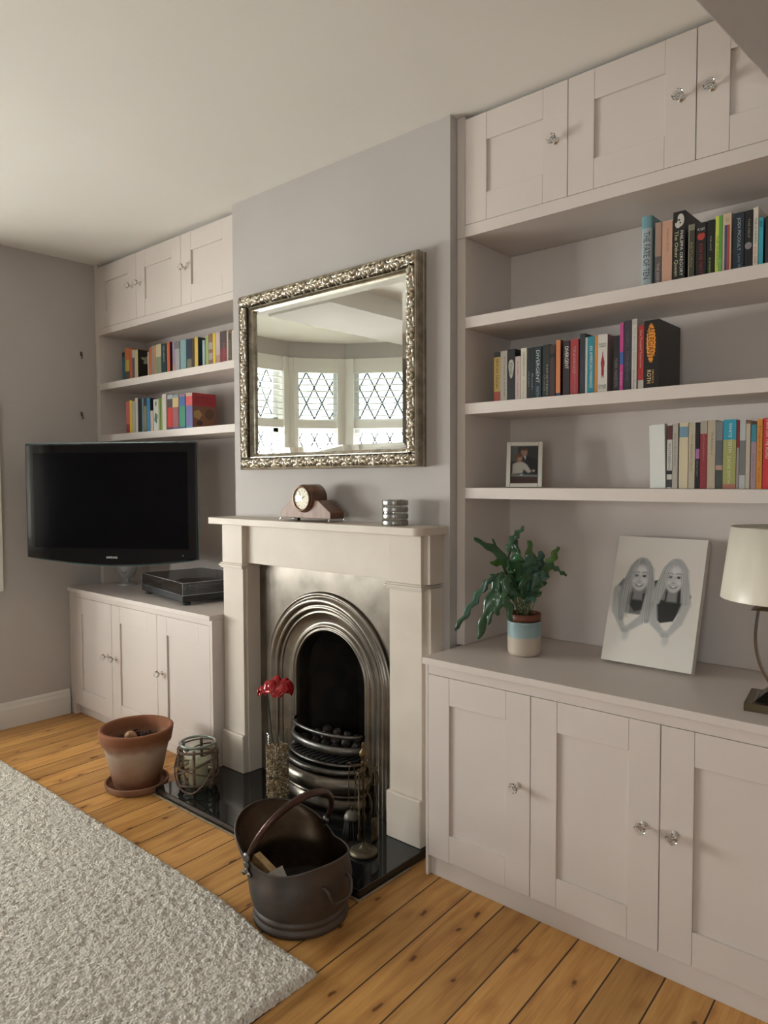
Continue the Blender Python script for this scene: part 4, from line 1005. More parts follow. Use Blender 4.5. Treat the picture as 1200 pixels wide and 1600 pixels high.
# turntable
t0 = Vector((-3.318, -.010, ZW)); ta = Vector((.5205, -.0893, 0)).normalized(); tb = Vector((-ta.y, ta.x, 0)); TL, TD = .500, .355
TT = thing('turntable', 'black record player with smoked dust cover on the left worktop', 'record player', t0 + ta * TL / 2 + tb * TD / 2)
M_ = Matrix(((ta.x, tb.x, 0, t0.x), (ta.y, tb.y, 0, t0.y), (0, 0, 1, t0.z), (0, 0, 0, 1)))
b = BM(); box(b, 0, TL, 0, TD, .018, .046, M=M_); obj('plinth', b, BLACKM, TT, bevel=.003)
b = BM(); box(b, .04, .40, .03, .33, .0465, .050, M=M_); obj('deck_plate', b, BLACKP, TT)
b = BM(); lathe(b, [(0, .050), (.150, .050), (.152, .053), (.152, .060), (.148, .064), (0, .064)], 48, cx=.21, cy=.185, M=M_); obj('platter', b, mat('dark_platter', (.05, .05, .055), .3, .7), TT)
b = BM(); lathe(b, [(0, .0642), (.145, .0642), (.146, .066), (0, .0665)], 48, cx=.21, cy=.185, M=M_); obj('record_mat', b, BLACKM, TT)
b = BM(); tube(b, [M_ @ Vector(p) for p in ((.43, .30, .078), (.43, .16, .078), (.405, .10, .076), (.385, .075, .072))], .004, 8); lathe(b, [(0, .047), (.028, .047), (.028, .060), (.012, .064), (.012, .082), (0, .084)], 24, cx=.43, cy=.29, M=M_); obj('tonearm', b, CHROME, TT)
SMK = thin_glass('smoked_acrylic', (.26, .28, .29), .10)
b = BM(); box(b, .002, TL - .002, .002, TD - .002, .047, .104, M=M_)
bt = [f for f in b.faces if f.calc_center_median().z < ZW + .048]; bmesh.ops.delete(b, geom=bt, context='FACES'); obj('dust_cover', b, SMK, TT)
b = BM()
rim_ = [(.002, .002), (TL - .002, .002), (TL - .002, TD - .002), (.002, TD - .002)]
for z in (.104, .0475): tube(b, [M_ @ Vector((x, y, z)) for x, y in rim_], .0012, 4, closed=True)
for x, y in rim_: tube(b, [M_ @ Vector((x, y, .0475)), M_ @ Vector((x, y, .104))], .0012, 4)
obj('cover_edge', b, mat('acrylic_edge', (.35, .37, .38), .2, coat=.5), TT)
for (x, y) in ((.03, .03), (TL - .03, .03), (.03, TD - .03), (TL - .03, TD - .03)):
    b = BM(); lathe(b, [(0, .0005), (.018, .0005), (.020, .004), (.020, .012), (.015, .018), (0, .018)], 20, cx=x, cy=y, M=M_); obj('foot', b, BLACKM, TT)

# ================================================================ PRINTED PICTURES
def picture(name, arr, M, w, h, mt, parent, thick=.0):
    """arr rows top->bottom, RGB linear, on a fine grid; M maps (x right, y up, z out)"""
    H_, W_ = arr.shape[:2]; X, Y = np.meshgrid(np.linspace(0, w, W_), np.linspace(h, 0, H_)); off = OFF.get(parent.name, Vector((0, 0, 0)))
    co_ = np.stack([X.ravel(), Y.ravel(), np.zeros(X.size)], 1); Mn = np.array(M); co_ = co_ @ Mn[:3, :3].T + Mn[:3, 3] - np.array(off)
    me = bpy.data.meshes.new(name); me.vertices.add(len(co_)); me.vertices.foreach_set('co', co_.ravel())
    idx = np.arange(H_ * W_).reshape(H_, W_); q = np.stack([idx[1:, :-1], idx[1:, 1:], idx[:-1, 1:], idx[:-1, :-1]], -1).reshape(-1, 4); nf = len(q)
    me.loops.add(nf * 4); me.loops.foreach_set('vertex_index', q.ravel()); me.polygons.add(nf); me.polygons.foreach_set('loop_start', np.arange(nf) * 4); me.polygons.foreach_set('loop_total', np.full(nf, 4)); me.update(calc_edges=True)
    a = me.color_attributes.new('print', 'FLOAT_COLOR', 'POINT'); rgba = np.ones((H_ * W_, 4)); rgba[:, :3] = arr.reshape(-1, 3); a.data.foreach_set('color', rgba.ravel())
    me.materials.append(mt); o = bpy.data.objects.new(name, me); C.objects.link(o); o.parent = parent; OFF[o.name] = off; return o
class Art:
    def __init__(s, W_, H_, asp, bgc):
        s.W, s.H = W_, H_; s.a = np.ones((H_, W_, 3)) * np.array(bgc); s.X, s.Y = np.meshgrid(np.linspace(0, asp, W_), np.linspace(0, 1, H_)); s.e = 1.6 / H_
    def blend(s, d, c, al=1.0, soft=1.0):
        k = np.clip(.5 - d / (s.e * soft), 0, 1)[..., None] * al; s.a = s.a * (1 - k) + np.array(c) * k
    def ell(s, cx, cy, rx, ry, c, rot=0, al=1, soft=1):
        x, y = s.X - cx, s.Y - cy; x, y = x * math.cos(rot) + y * math.sin(rot), -x * math.sin(rot) + y * math.cos(rot)
        d = (np.sqrt((x / rx) ** 2 + (y / ry) ** 2) - 1) * min(rx, ry); s.blend(d, c, al, soft)
    def line(s, pts, r, c, al=1, soft=1):
        D = np.full(s.X.shape, 9.); rr = r if isinstance(r, (list, tuple)) else [r] * len(pts)
        for (p, q, r0, r1) in zip(pts[:-1], pts[1:], rr[:-1], rr[1:]):
            dx, dy = q[0] - p[0], q[1] - p[1]; t = np.clip(((s.X - p[0]) * dx + (s.Y - p[1]) * dy) / (dx * dx + dy * dy + 1e-12), 0, 1)
            D = np.minimum(D, np.hypot(s.X - p[0] - t * dx, s.Y - p[1] - t * dy) - (r0 + (r1 - r0) * t))
        s.blend(D, c, al, soft)
    def poly(s, pts, c, al=1, soft=1):
        inside = np.zeros(s.X.shape, bool); D = np.full(s.X.shape, 9.); n = len(pts)
        for i in range(n):
            p, q = pts[i], pts[(i + 1) % n]; cond = ((p[1] > s.Y) != (q[1] > s.Y)); xs = p[0] + (s.Y - p[1]) * (q[0] - p[0]) / (q[1] - p[1] + 1e-12); inside ^= cond & (s.X < xs)
            dx, dy = q[0] - p[0], q[1] - p[1]; t = np.clip(((s.X - p[0]) * dx + (s.Y - p[1]) * dy) / (dx * dx + dy * dy + 1e-12), 0, 1); D = np.minimum(D, np.hypot(s.X - p[0] - t * dx, s.Y - p[1] - t * dy))
        s.blend(np.where(inside, -D, D), c, al, soft)

# ---- canvas print leaning on the back of the alcove
g = lambda v: (v, v, v * .98)
asp = .72
A = Art(260, 360, asp, (.72, .68, .62))
def u_(x): return x * asp
# zoomed measurements -> canvas u (0..1), v (0..1)
def girl(cx, cy, hairc, hairlen, dark_top, arms, shoulders, left):
    fr_ = .075
    A.poly([(u_(p[0]), p[1]) for p in shoulders], g(.035 if dark_top else .16), soft=2)
    for (pts, r0, r1) in arms: A.line([(u_(p[0]), p[1]) for p in pts], [r0 + (r1 - r0) * k / (len(pts) - 1) for k in range(len(pts))], g(.44), soft=4)
# bodies
A.poly([(u_(x), y) for x, y in ((.045, .43), (.12, .35), (.20, .33), (.42, .33), (.50, .42), (.49, .50), (.40, .62), (.20, .62), (.08, .52))], g(.17), soft=3)
A.poly([(u_(x), y) for x, y in ((.45, .35), (.55, .33), (.80, .34), (.90, .44), (.88, .50), (.78, .58), (.74, .64), (.60, .665), (.51, .61), (.50, .45))], g(.030), soft=2)
A.line([(u_(.075), .44), (u_(.09), .60), (u_(.19), .73)], [.034, .036, .022], g(.42), soft=4); A.line([(u_(.44), .48), (u_(.42), .64), (u_(.24), .745)], [.034, .036, .022], g(.42), soft=4)
A.line([(u_(.86), .50), (u_(.80), .64), (u_(.70), .745)], [.034, .032, .020], g(.45), soft=4); A.line([(u_(.49), .48), (u_(.53), .66), (u_(.64), .735)], [.03, .032, .020], g(.42), soft=4)
for hx in (.22, .665):
    A.ell(u_(hx), .745, .035, .030, g(.48), soft=3); A.ell(u_(hx + .02), .79, .026, .038, g(.50), .2, .8, soft=6)
    for k in range(4): A.line([(u_(hx - .03 + k * .02), .735), (u_(hx - .015 + k * .018), .765)], .0025, g(.2), .8)
A.poly([(u_(x), y) for x, y in ((.22, .45), (.40, .45), (.38, .58), (.30, .60), (.22, .54))], g(.045), soft=3)
for (cx, cy, hb, ln) in ((.315, .325, .30, .66), (.695, .315, .40, .50)):
    A.ell(u_(cx + .005), cy - .035, .094, .122, g(hb), 0, 1, 3)
    for (sx_, w0, sp) in ((-1, .040, .045), (1, .034, .03)):
        A.line([(u_(cx + sx_ * .085), cy - .07), (u_(cx + sx_ * .125), cy + .04), (u_(cx + sx_ * (.125 + sp)), cy + .16), (u_(cx + sx_ * (.11 + sp)), ln)], [w0 * .8, w0, w0, w0 * .55], g(hb), 1, 3)
    A.poly([(u_(cx - .05), cy + .05), (u_(cx + .05), cy + .05), (u_(cx + .055), cy + .18), (u_(cx - .055), cy + .18)], g(.24), soft=4)
    A.ell(u_(cx), cy + .012, .070, .096, g(.50), 0, 1, 2); A.ell(u_(cx + .02), cy + .0, .045, .075, g(.60), 0, .7, 12); A.ell(u_(cx), cy - .060, .052, .032, g(.66), 0, .8, 8); A.ell(u_(cx - .05), cy + .05, .02, .03, g(.38), 0, .5, 10)
    for s in (-1, 1):
        ex = cx + s * .046; A.ell(u_(ex), cy - .012, .019, .011, g(.16), 0, .85, 3); A.ell(u_(ex), cy - .010, .010, .0075, g(.015)); A.line([(u_(ex - .032), cy - .036), (u_(ex), cy - .042), (u_(ex + .030), cy - .036)], .0036, g(.15), .85, 2)
        A.ell(u_(cx + s * .062), cy + .032, .016, .014, g(.70), 0, .6, 6)
    A.line([(u_(cx), cy - .005), (u_(cx - .006), cy + .030)], .003, g(.36), .7, 3); A.line([(u_(cx - .018), cy + .034), (u_(cx), cy + .039), (u_(cx + .018), cy + .034)], .0028, g(.22), .8, 2)
    A.poly([(u_(cx - .055), cy + .050), (u_(cx), cy + .056), (u_(cx + .055), cy + .048), (u_(cx + .03), cy + .074), (u_(cx), cy + .080), (u_(cx - .03), cy + .074)], g(.20), 1, 2); A.poly([(u_(cx - .044), cy + .053), (u_(cx), cy + .059), (u_(cx + .044), cy + .051), (u_(cx), cy + .070)], g(.85), 1, 1.5)
    for k in range(14):
        x_ = cx - .175 + k * .0075; A.line([(u_(cx - .01 - k * .002), cy - .150), (u_(x_ + .045), cy - .07), (u_(x_), cy + .08), (u_(x_ - .004), ln - .01 - .004 * (k % 3))], .0015, g(.13 if k % 3 == 0 else (.62 if k % 2 else .42)), .65, 2)
        x_ = cx + .085 + k * .0065; A.line([(u_(cx + .01 + k * .003), cy - .150), (u_(x_ - .015), cy - .07), (u_(x_), cy + .06), (u_(x_ + .01), ln - .004 * (k % 3))], .0015, g(.13 if k % 3 == 0 else (.62 if k % 2 else .42)), .65, 2)
cb = Vector((-.9400, .126, .7078)); lean_ = .136; Hc = .3860; Wc = .2660
yv = Vector((0, math.sin(math.atan2(lean_, Hc)), math.cos(math.atan2(lean_, Hc)))); xv = Vector((1, -.012, 0)).normalized(); zv = xv.cross(yv)
CV = thing('canvas_print', 'black and white canvas photo of two long-haired girls leaning in the alcove', 'picture', cb)
Mc = Matrix(((xv.x, yv.x, zv.x, cb.x), (xv.y, yv.y, zv.y, cb.y), (xv.z, yv.z, zv.z, cb.z), (0, 0, 0, 1)))
CANV = mat('canvas_white', (.66, .62, .56), .8)
b = BM(); box(b, 0, Wc, 0, Hc, -.0290, -.0006, M=Mc); obj('stretched_canvas', b, CANV, CV, bevel=.001)
picture('printed_photo', A.a, Mc, Wc, Hc, attr_mat('printed_canvas', .75), CV)
# ---- small framed photo on the third shelf
A = Art(90, 120, .75, (.03, .035, .035))
A.poly([(0, 0), (.18, 0), (.20, .38), (0, .42)], (.10, .11, .10), soft=4)
A.ell(.36, .17, .085, .12, (.28, .17, .12), 0, 1, 3); A.ell(.36, .075, .08, .05, (.06, .035, .02), 0, 1, 3)
A.poly([(.24, .30), (.46, .27), (.70, .36), (.75, .75), (.38, .75)], (.018, .02, .022), soft=3); A.poly([(.35, .27), (.41, .27), (.40, .37)], (.5, .5, .5), soft=2)
A.ell(.24, .33, .072, .10, (.34, .18, .14), 0, 1, 3); A.ell(.23, .25, .085, .055, (.12, .06, .035), 0, 1, 3); A.line([(.16, .27), (.15, .40)], .025, (.12, .06, .035), 1, 3)
A.poly([(.06, .48), (.18, .43), (.34, .43), (.44, .50), (.56, .68), (.48, .72), (.36, .62), (.32, .72), (.05, .74)], (.45, .42, .38), soft=3)
A.line([(.05, .78), (.7, .80)], .02, (.33, .34, .32), .8, 4); A.ell(.30, .77, .04, .02, (.5, .55, .5)); A.ell(.62, .66, .035, .03, (.5, .35, .3)); A.poly([(0, .82), (.75, .82), (.75, 1), (0, 1)], (.06, .03, .025), soft=3)
ra = math.atan2(.045, .105); fx = Vector((math.cos(ra), math.sin(ra), 0)); fy = Vector((-.14 * math.sin(ra), .14 * math.cos(ra), 1)).normalized(); fz = fx.cross(fy)
fb = Vector((-1.262, .104, 1.2232)); Wf, Hf = .116, .150
FR = thing('photo_frame', 'small silver framed photo of a couple on the lowest shelf', 'photo frame', fb)
Mf = Matrix(((fx.x, fy.x, fz.x, fb.x), (fx.y, fy.y, fz.y, fb.y), (fx.z, fy.z, fz.z, fb.z), (0, 0, 0, 1)))
b = BM()
for (x0, x1, y0, y1) in ((0, .014, 0, Hf), (Wf - .014, Wf, 0, Hf), (.014, Wf - .014, 0, .014), (.014, Wf - .014, Hf - .014, Hf)): box(b, x0, x1, y0, y1, -.012, 0, M=Mf)
obj('frame', b, mat('brushed_silver', (.55, .52, .45), .3, .9), FR, bevel=.0015)
b = BM(); box(b, .010, Wf - .010, .010, Hf - .010, -.011, -.0065, M=Mf); obj('backing', b, BLACKM, FR)
b = BM(); p0 = Mf @ Vector((Wf * .45, .11, -.012)); prism(b, [(0, .11), (.03, .11), (.035, 0.004), (-.005, 0.004)], 0, .003, f3=lambda u, v, w: Mf @ Vector((Wf * .4 + u, v, -.013 - w - (.11 - v) * .45))); recalc(b); obj('strut', b, BLACKM, FR)
picture('photograph', A.a, Mf @ Matrix.Translation((.013, .013, -.0060)), Wf - .026, Hf - .026, attr_mat('glossy_photo', .15, .4), FR)

# ================================================================ POTTED FERN
GX, GY = -1.166, .062; ZWR = .6977
PP = thing('planter', 'stoneware planter, blue glaze over cream, on the right worktop', 'planter', (GX, GY, ZWR))
def glaze():
    m = mat('two_tone_glaze', (.6, .5, .4), .35); bb = m.node_tree.nodes['Principled BSDF']; v = coords(m, 'Object'); sx = nd(m, 'ShaderNodeSeparateXYZ'); lk(m, v, sx.inputs[0])
    n = nd(m, 'ShaderNodeTexNoise'); n.inputs['Scale'].default_value = 30; lk(m, v, n.inputs['Vector']); ad = nd(m, 'ShaderNodeMath', operation='MULTIPLY_ADD'); ad.inputs[1].default_value = .008; lk(m, n.outputs['Fac'], ad.inputs[0]); lk(m, sx.outputs['Z'], ad.inputs[2])
    r = nd(m, 'ShaderNodeValToRGB'); e = r.color_ramp.elements; mr = nd(m, 'ShaderNodeMapRange'); mr.inputs['From Max'].default_value = .12; lk(m, ad.outputs[0], mr.inputs['Value'])
    e[0].position = .50; e[0].color = (.56, .47, .38, 1); e[1].position = .93; e[1].color = (.24, .33, .35, 1); k = e.new(.56); k.color = (.30, .42, .44, 1)
    lk(m, mr.outputs[0], r.inputs['Fac']); lk(m, r.outputs[0], bb.inputs['Base Color']); bb.inputs['Coat Weight'].default_value = .5
    w = nd(m, 'ShaderNodeTexWave', bands_direction='Z'); w.inputs['Scale'].default_value = 90; w.inputs['Distortion'].default_value = 1; lk(m, v, w.inputs['Vector']); bp = nd(m, 'ShaderNodeBump'); bp.inputs['Strength'].default_value = .15; bp.inputs['Distance'].default_value = .001; lk(m, w.outputs['Fac'], bp.inputs['Height']); lk(m, bp.outputs[0], bb.inputs['Normal'])
    return m
b = BM(); lathe(b, [(0, .0005), (.045, .0005), (.050, .006), (.052, .018), (.0525, .100), (.053, .108), (.050, .109), (.049, .100), (.049, .012), (0, .010)], 44, cx=GX, cy=GY, cz=ZWR)
for f in b.faces: f.smooth = True
obj('glazed_pot', b, glaze(), PP)
PF = thing('potted_fern', 'glossy blue-green wavy leaved fern in a brown pot inside the planter', 'plant', (GX, GY, ZWR + .0105))
b = BM(); lathe(b, [(0, .001), (.036, .001), (.046, .100), (.0515, .101), (.0525, .104), (.0525, .121), (.0505, .122), (.049, .118), (.0455, .11), (0, .108)], 36, cx=GX, cy=GY, cz=ZWR + .0105)
for f in b.faces: f.smooth = True
obj('nursery_pot', b, mat('brown_plastic', (.14, .042, .018), .4), PF)
b = BM(); lathe(b, [(0, .114), (.030, .113), (.047, .111)], 28, cx=GX, cy=GY, cz=ZWR + .0105); obj('soil', b, SOIL, PF)
LEAFS = [varied('fern_leaf_%d' % k, c1, c2, 12, .28, coat=.3, bump=.15, bscale=60) for k, (c1, c2) in enumerate((((.022, .075, .030), (.040, .115, .050)), ((.025, .085, .050), (.045, .11, .070)), ((.05, .13, .022), (.08, .18, .04))))]
STEMM = mat('fern_stem', (.10, .13, .05), .5)
base = Vector((GX, GY, ZWR + .122)); PXM = 2.29 / 1133.0
def target(px, py, aw): return base + a_r * ((px - 817) * PXM) + a_a * aw + Vector((0, 0, (968 - py) * PXM))
def frond(tip, mid, w, mi, seed, lob=.35, nl=4, face=None, bare=.35):
    random.seed(seed); root = base + Vector((random.uniform(-.02, .02), random.uniform(-.02, .02), 0))
    pts = curve([root, mid, tip], 36); b = BM(); rows = []; face = face or (-a_a + Vector((0, 0, .5)) + a_r * random.uniform(-.4, .4))
    face = vec(face).normalized(); nb = int(36 * bare); tube(b, pts[:nb + 2], .0014, 5, mi=1)
    for i in range(nb, 37):
        s = (i - nb) / (36 - nb); t = (pts[min(i + 1, 36)] - pts[max(i - 1, 0)]).normalized(); sd = t.cross(face)
        if sd.length < .1: sd = t.orthogonal()
        sd.normalize(); nn = sd.cross(t); env = math.sin(PI * min(1, s * .93 + .03)) ** .55
        wl = w * env * (1 + lob * math.sin(s * nl * 2 * PI + seed)); wr = w * env * (1 + lob * math.sin(s * nl * 2 * PI + seed + 2.2))
        wv = .25 * w * math.sin(s * 9 + seed)
        rows.append([b.verts.new(pts[i] - sd * wl + nn * (wv - w * .10)), b.verts.new(pts[i] - sd * wl * .5 + nn * wv * .5), b.verts.new(pts[i]), b.verts.new(pts[i] + sd * wr * .5 - nn * wv * .5), b.verts.new(pts[i] + sd * wr - nn * (wv + w * .10))])
    for A_, B_ in zip(rows[:-1], rows[1:]):
        for j in range(4): f = b.faces.new((A_[j], A_[j + 1], B_[j + 1], B_[j])); f.smooth = True
    o = obj('frond', b, [LEAFS[mi], STEMM], PF); s = o.modifiers.new('t', 'SOLIDIFY'); s.thickness = .0006
    return o
T_ = target
frond(T_(736, 845, -.03), T_(785, 880, -.03), .014, 0, 1, .18, 3)
frond(T_(815, 828, .0), T_(792, 870, .0), .010, 0, 2, .5, 4, bare=.45)
frond(T_(706, 985, -.05), T_(770, 900, -.06), .011, 1, 3, .5, 5, bare=.5)
frond(T_(741, 998, -.06), T_(778, 900, -.06), .016, 0, 4, .3, 4, bare=.45)
frond(T_(883, 905, .0), T_(845, 890, -.02), .009, 0, 5, .5, 4, bare=.5)
frond(T_(872, 861, .02), T_(848, 905, .0), .013, 2, 6, .35, 4)
frond(T_(828, 852, .04), T_(830, 905, .03), .016, 2, 7, .3, 3)
frond(T_(845, 868, .02), T_(838, 915, .02), .017, 1, 8, .35, 4)
frond(T_(800, 866, -.08), T_(802, 900, -.04), .024, 0, 9, .22, 3, bare=.3)
frond(T_(822, 868, -.07), T_(815, 905, -.04), .022, 1, 10, .25, 3, bare=.3)
frond(T_(786, 890, -.08), T_(800, 890, -.04), .020, 0, 11, .25, 3, bare=.3)
frond(T_(762, 884, -.02), T_(790, 892, .0), .011, 2, 12, .2, 2, bare=.5)
frond(T_(765, 905, .02), T_(790, 915, .02), .010, 0, 13, .3, 3)
frond(T_(758, 916, .03), T_(785, 925, .02), .009, 0, 14, .4, 3)
frond(T_(848, 905, -.06), T_(832, 905, -.04), .018, 1, 15, .3, 3, bare=.3)
frond(T_(852, 917, .0), T_(838, 920, .0), .012, 0, 16, .4, 3)
frond(T_(838, 930, -.05), T_(828, 930, -.03), .015, 0, 17, .35, 3, bare=.3)
frond(T_(795, 935, -.07), T_(800, 920, -.04), .018, 0, 18, .3, 3, bare=.3)
frond(T_(776, 935, -.08), T_(792, 905, -.06), .016, 0, 19, .3, 3, bare=.3)
frond(T_(790, 968, -.08), T_(786, 930, -.07), .014, 0, 20, .4, 3, bare=.35)
frond(T_(768, 960, -.08), T_(780, 920, -.06), .014, 0, 21, .4, 4, bare=.4)
frond(T_(755, 975, -.07), T_(775, 925, -.06), .010, 0, 22, .4, 4, bare=.4)
frond(T_(812, 895, -.09), T_(812, 925, -.05), .018, 0, 23, .3, 3, bare=.3)
frond(T_(806, 850, .03), T_(806, 900, .02), .014, 0, 24, .3, 3)
frond(T_(768, 848, .02), T_(786, 890, .01), .010, 0, 25, .3, 2)
frond(T_(826, 938, -.08), T_(818, 935, -.05), .013, 1, 26, .3, 3, bare=.3)
frond(T_(835, 880, -.04), T_(826, 915, -.03), .019, 1, 27, .35, 4, bare=.3)
frond(T_(800, 905, .05), T_(806, 925, .03), .02, 0, 28, .3, 3); frond(T_(825, 905, .06), T_(822, 925, .03), .02, 0, 29, .3, 3)

# ================================================================ TABLE LAMP
LPX, LPY = -.413, -.012
LP = thing('table_lamp', 'table lamp with cream shade, metal hoop stem and square base', 'lamp', (LPX, LPY, ZWR))
BRZ = mat('bronze_base', (.16, .125, .075), .28, .85)
Ml = Matrix.Translation((LPX, LPY, ZWR)) @ Matrix.Rotation(math.radians(8), 4, 'Z')
b = BM(); box(b, -.080, .085, -.070, .075, .0005, .020, M=Ml); obj('base', b, BRZ, LP, bevel=.002)
b = BM(); prism(b, [(-.06, -.05), (.06, -.05), (.06, .05), (-.06, .05)], .0202, .021, f3=lambda u, v, w: Ml @ Vector((u, v, w)))
vs = box(b, -.058, .058, -.048, .048, .021, .042, M=None)
for v in vs:
    s = .62 if v.co.z > .03 else 1; v.co = Ml @ Vector((v.co.x * s, v.co.y * s, v.co.z))
obj('glass_block', b, CRYSTAL, LP)
b = BM(); up_ = [(-.058, .236), (-.062, .20), (-.0635, .165), (-.060, .13), (-.050, .095), (-.034, .066), (-.014, .048)]
pth = curve([(x, 0, z) for x, z in up_] + [(-x, 0, z) for x, z in up_[::-1]], 60); rows = []
for i, p in enumerate(pth):
    t_ = (pth[min(i + 1, 60)] - pth[max(i - 1, 0)]).normalized(); nn = Vector((-t_.z, 0, t_.x))
    rows.append([b.verts.new(Ml @ (p + Vector((0, y, 0)) + nn * q_)) for (y, q_) in ((-.011, -.0035), (.011, -.0035), (.011, .0035), (-.011, .0035))])
for A_, B_ in zip(rows[:-1], rows[1:]):
    for j in range(4): b.faces.new((A_[j], A_[(j + 1) % 4], B_[(j + 1) % 4], B_[j]))
b.faces.new(rows[0]); b.faces.new(rows[-1][::-1]); recalc(b); obj('hoop', b, mat('dark_chrome', (.26, .29, .33), .12, 1), LP)
b = BM(); vs = box(b, -.072, .072, -.034, .034, .236, .252)
for v in vs:
    s = .45 if v.co.z > .24 else 1; v.co = Ml @ Vector((v.co.x * s, v.co.y * s, v.co.z))
lathe(b, [(.006, .244), (.006, .33), (0, .33)], 12, M=Ml); obj('neck', b, BRZ, LP)
SHD = varied('cream_silk_shade', (.70, .65, .54), (.76, .71, .60), 30, .35, stretch=(1, 1, .15), bump=.1, spec=.6)
b = BM(); lathe(b, [(.144, .264), (.123, .436), (.1215, .436), (.1425, .264), (.144, .264)], 64, M=Ml)
for f in b.faces: f.smooth = True
obj('lamp_shade', b, SHD, LP)
b = BM(); tube(b, [Ml @ Vector((-.124, 0, .43)), Ml @ Vector((.124, 0, .43))], .0016, 6); tube(b, [Ml @ Vector((0, -.124, .43)), Ml @ Vector((0, .124, .43))], .0016, 6); tube(b, [Ml @ Vector((0, 0, .33)), Ml @ Vector((0, 0, .43))], .002, 6); obj('shade_carrier', b, CHROME, LP)
# ================================================================ BOOKS
BM_CACHE = {}
def cm(c):
    if c not in BM_CACHE: BM_CACHE[c] = mat('book_colour_%d' % len(BM_CACHE), c, .42, coat=.15)
    return BM_CACHE[c]
PAGE = varied('book_pages', (.62, .56, .44), (.50, .44, .34), 200, .9, stretch=(30, 1, .2))
K = (.014, .014, .015); CR = (.58, .50, .38); WH = (.66, .63, .57); NV = (.02, .035, .07); RD = (.42, .04, .035); GY_ = (.22, .22, .22); DK = (.045, .035, .032)
OR = (.62, .20, .05); YL = (.70, .50, .06); TL_ = (.03, .25, .32); LB = (.30, .46, .50); BR = (.20, .11, .07); LM = (.35, .50, .06); PK = (.60, .38, .32); LL = (.45, .40, .45)
def book(x0, x1, H, c, bands, title, tc, label, ys, zs, dep=.118, cover=None, tl=.7, th=.5, tpos=0.0, hard=False, rot=0.0, tip=0.0, round_=False, group=None, name='book', extra=None):
    x0 += .0003; x1 -= .0003; w = x1 - x0; z0 = zs + .0005
    t = thing(name, label, 'book', ((x0 + x1) / 2, ys, z0), 0, group)
    M = Matrix.Translation((x0, ys, z0))
    if rot: M = M @ Matrix.Rotation(rot, 4, 'Z')
    if tip: M = M @ Matrix.Rotation(tip, 4, 'Y')
    ct = .0016 if hard else .0007; mats = [cm(c)]; b = BM(); cov = cover or c
    if cov != c: mats.append(cm(cov))
    ci = len(mats) - 1
    cuts = sorted({0.0, 1.0} | {min(1, max(0, q)) for (a0, a1, cc) in bands for q in (a0, a1)}); bc = {}
    for (a0, a1, cc) in bands:
        m_ = cm(cc)
        if m_ not in mats: mats.append(m_)
        bc[(a0, a1)] = mats.index(m_)
    box(b, 0, ct, ct, dep, 0, H, mi=ci, M=M); box(b, w - ct, w, ct, dep, 0, H, mi=ci, M=M)
    for (a, e) in zip(cuts[:-1], cuts[1:]):
        mi = 0
        for (a0, a1), ii in bc.items():
            if a >= a0 - 1e-6 and e <= a1 + 1e-6: mi = ii
        za, zb_ = H * (1 - e), H * (1 - a)
        if round_:
            pts = [(0, ct)] + [(w / 2 - w / 2 * math.cos(PI * k / 8), -.006 * math.sin(PI * k / 8)) for k in range(1, 8)] + [(w, ct)]
            prism(b, pts, za, zb_, mi=mi, f3=lambda u, v, q: M @ Vector((u, v, q)))
        else: box(b, 0, w, 0, ct, za, zb_, mi=mi, M=M)
    recalc(b); cv = obj('cover', b, mats, t)
    ins = .003 if hard else .0004
    b = BM(); box(b, ct, w - ct, ct, dep - ins, ins, H - (ins if hard else .0006), M=M); obj('pages', b, PAGE, t)
    if title:
        tt = title if isinstance(title, list) else [(title, tc, tl, th, tpos, 0.0)]
        for (s_, col, l_, h_, p_, off_) in tt:
            yo = -.0062 if round_ else 0
            Mt = M @ Matrix(((0, 1, 0, w / 2 + off_ * w), (0, 0, -1, yo - .0002), (-1, 0, 0, H * (.5 - p_)), (0, 0, 0, 1)))
            text(s_, H * l_, w * h_, cm(col), cv, Mt, 'title')
    if extra: extra(t, cv, M, w, H)
    return t
def blob(parent, M, cx, z, rx, rz, col, name='emblem', n=20, y=-.0004, f=None):
    b = BM(); vs = []
    for k in range(n):
        a = 2 * PI * k / n; s = f(a) if f else 1; vs.append(b.verts.new(M @ Vector((cx + rx * s * math.cos(a), y, z + rz * s * math.sin(a)))))
    b.faces.new(vs); obj(name, b, cm(col), parent)
def strip(parent, M, x0, x1, za, zb_, col, name='printed_panel', y=-.0003):
    b = BM(); b.faces.new([b.verts.new(M @ Vector(p)) for p in ((x0, y, za), (x1, y, za), (x1, y, zb_), (x0, y, zb_))]); obj(name, b, cm(col), parent)
def word(cv, s_, M, w, H, l_, h_, p_, off_, col, y=0):
    Mt = M @ Matrix(((0, 1, 0, w / 2 + off_ * w), (0, 0, -1, -.0004 + y), (-1, 0, 0, H * (.5 - p_)), (0, 0, 0, 1))); text(s_, H * l_, w * h_, cm(col), cv, Mt, 'title')
def hword(cv, s_, M, w, H, wf, h_, p_, col):
    Mt = M @ Matrix(((1, 0, 0, w / 2), (0, 0, -1, -.0005), (0, 1, 0, H * (.5 - p_)), (0, 0, 0, 1))); text(s_, w * wf, h_, cm(col), cv, Mt, 'title')
IV = (.62, .60, .50); LTT = (.72, .70, .64)
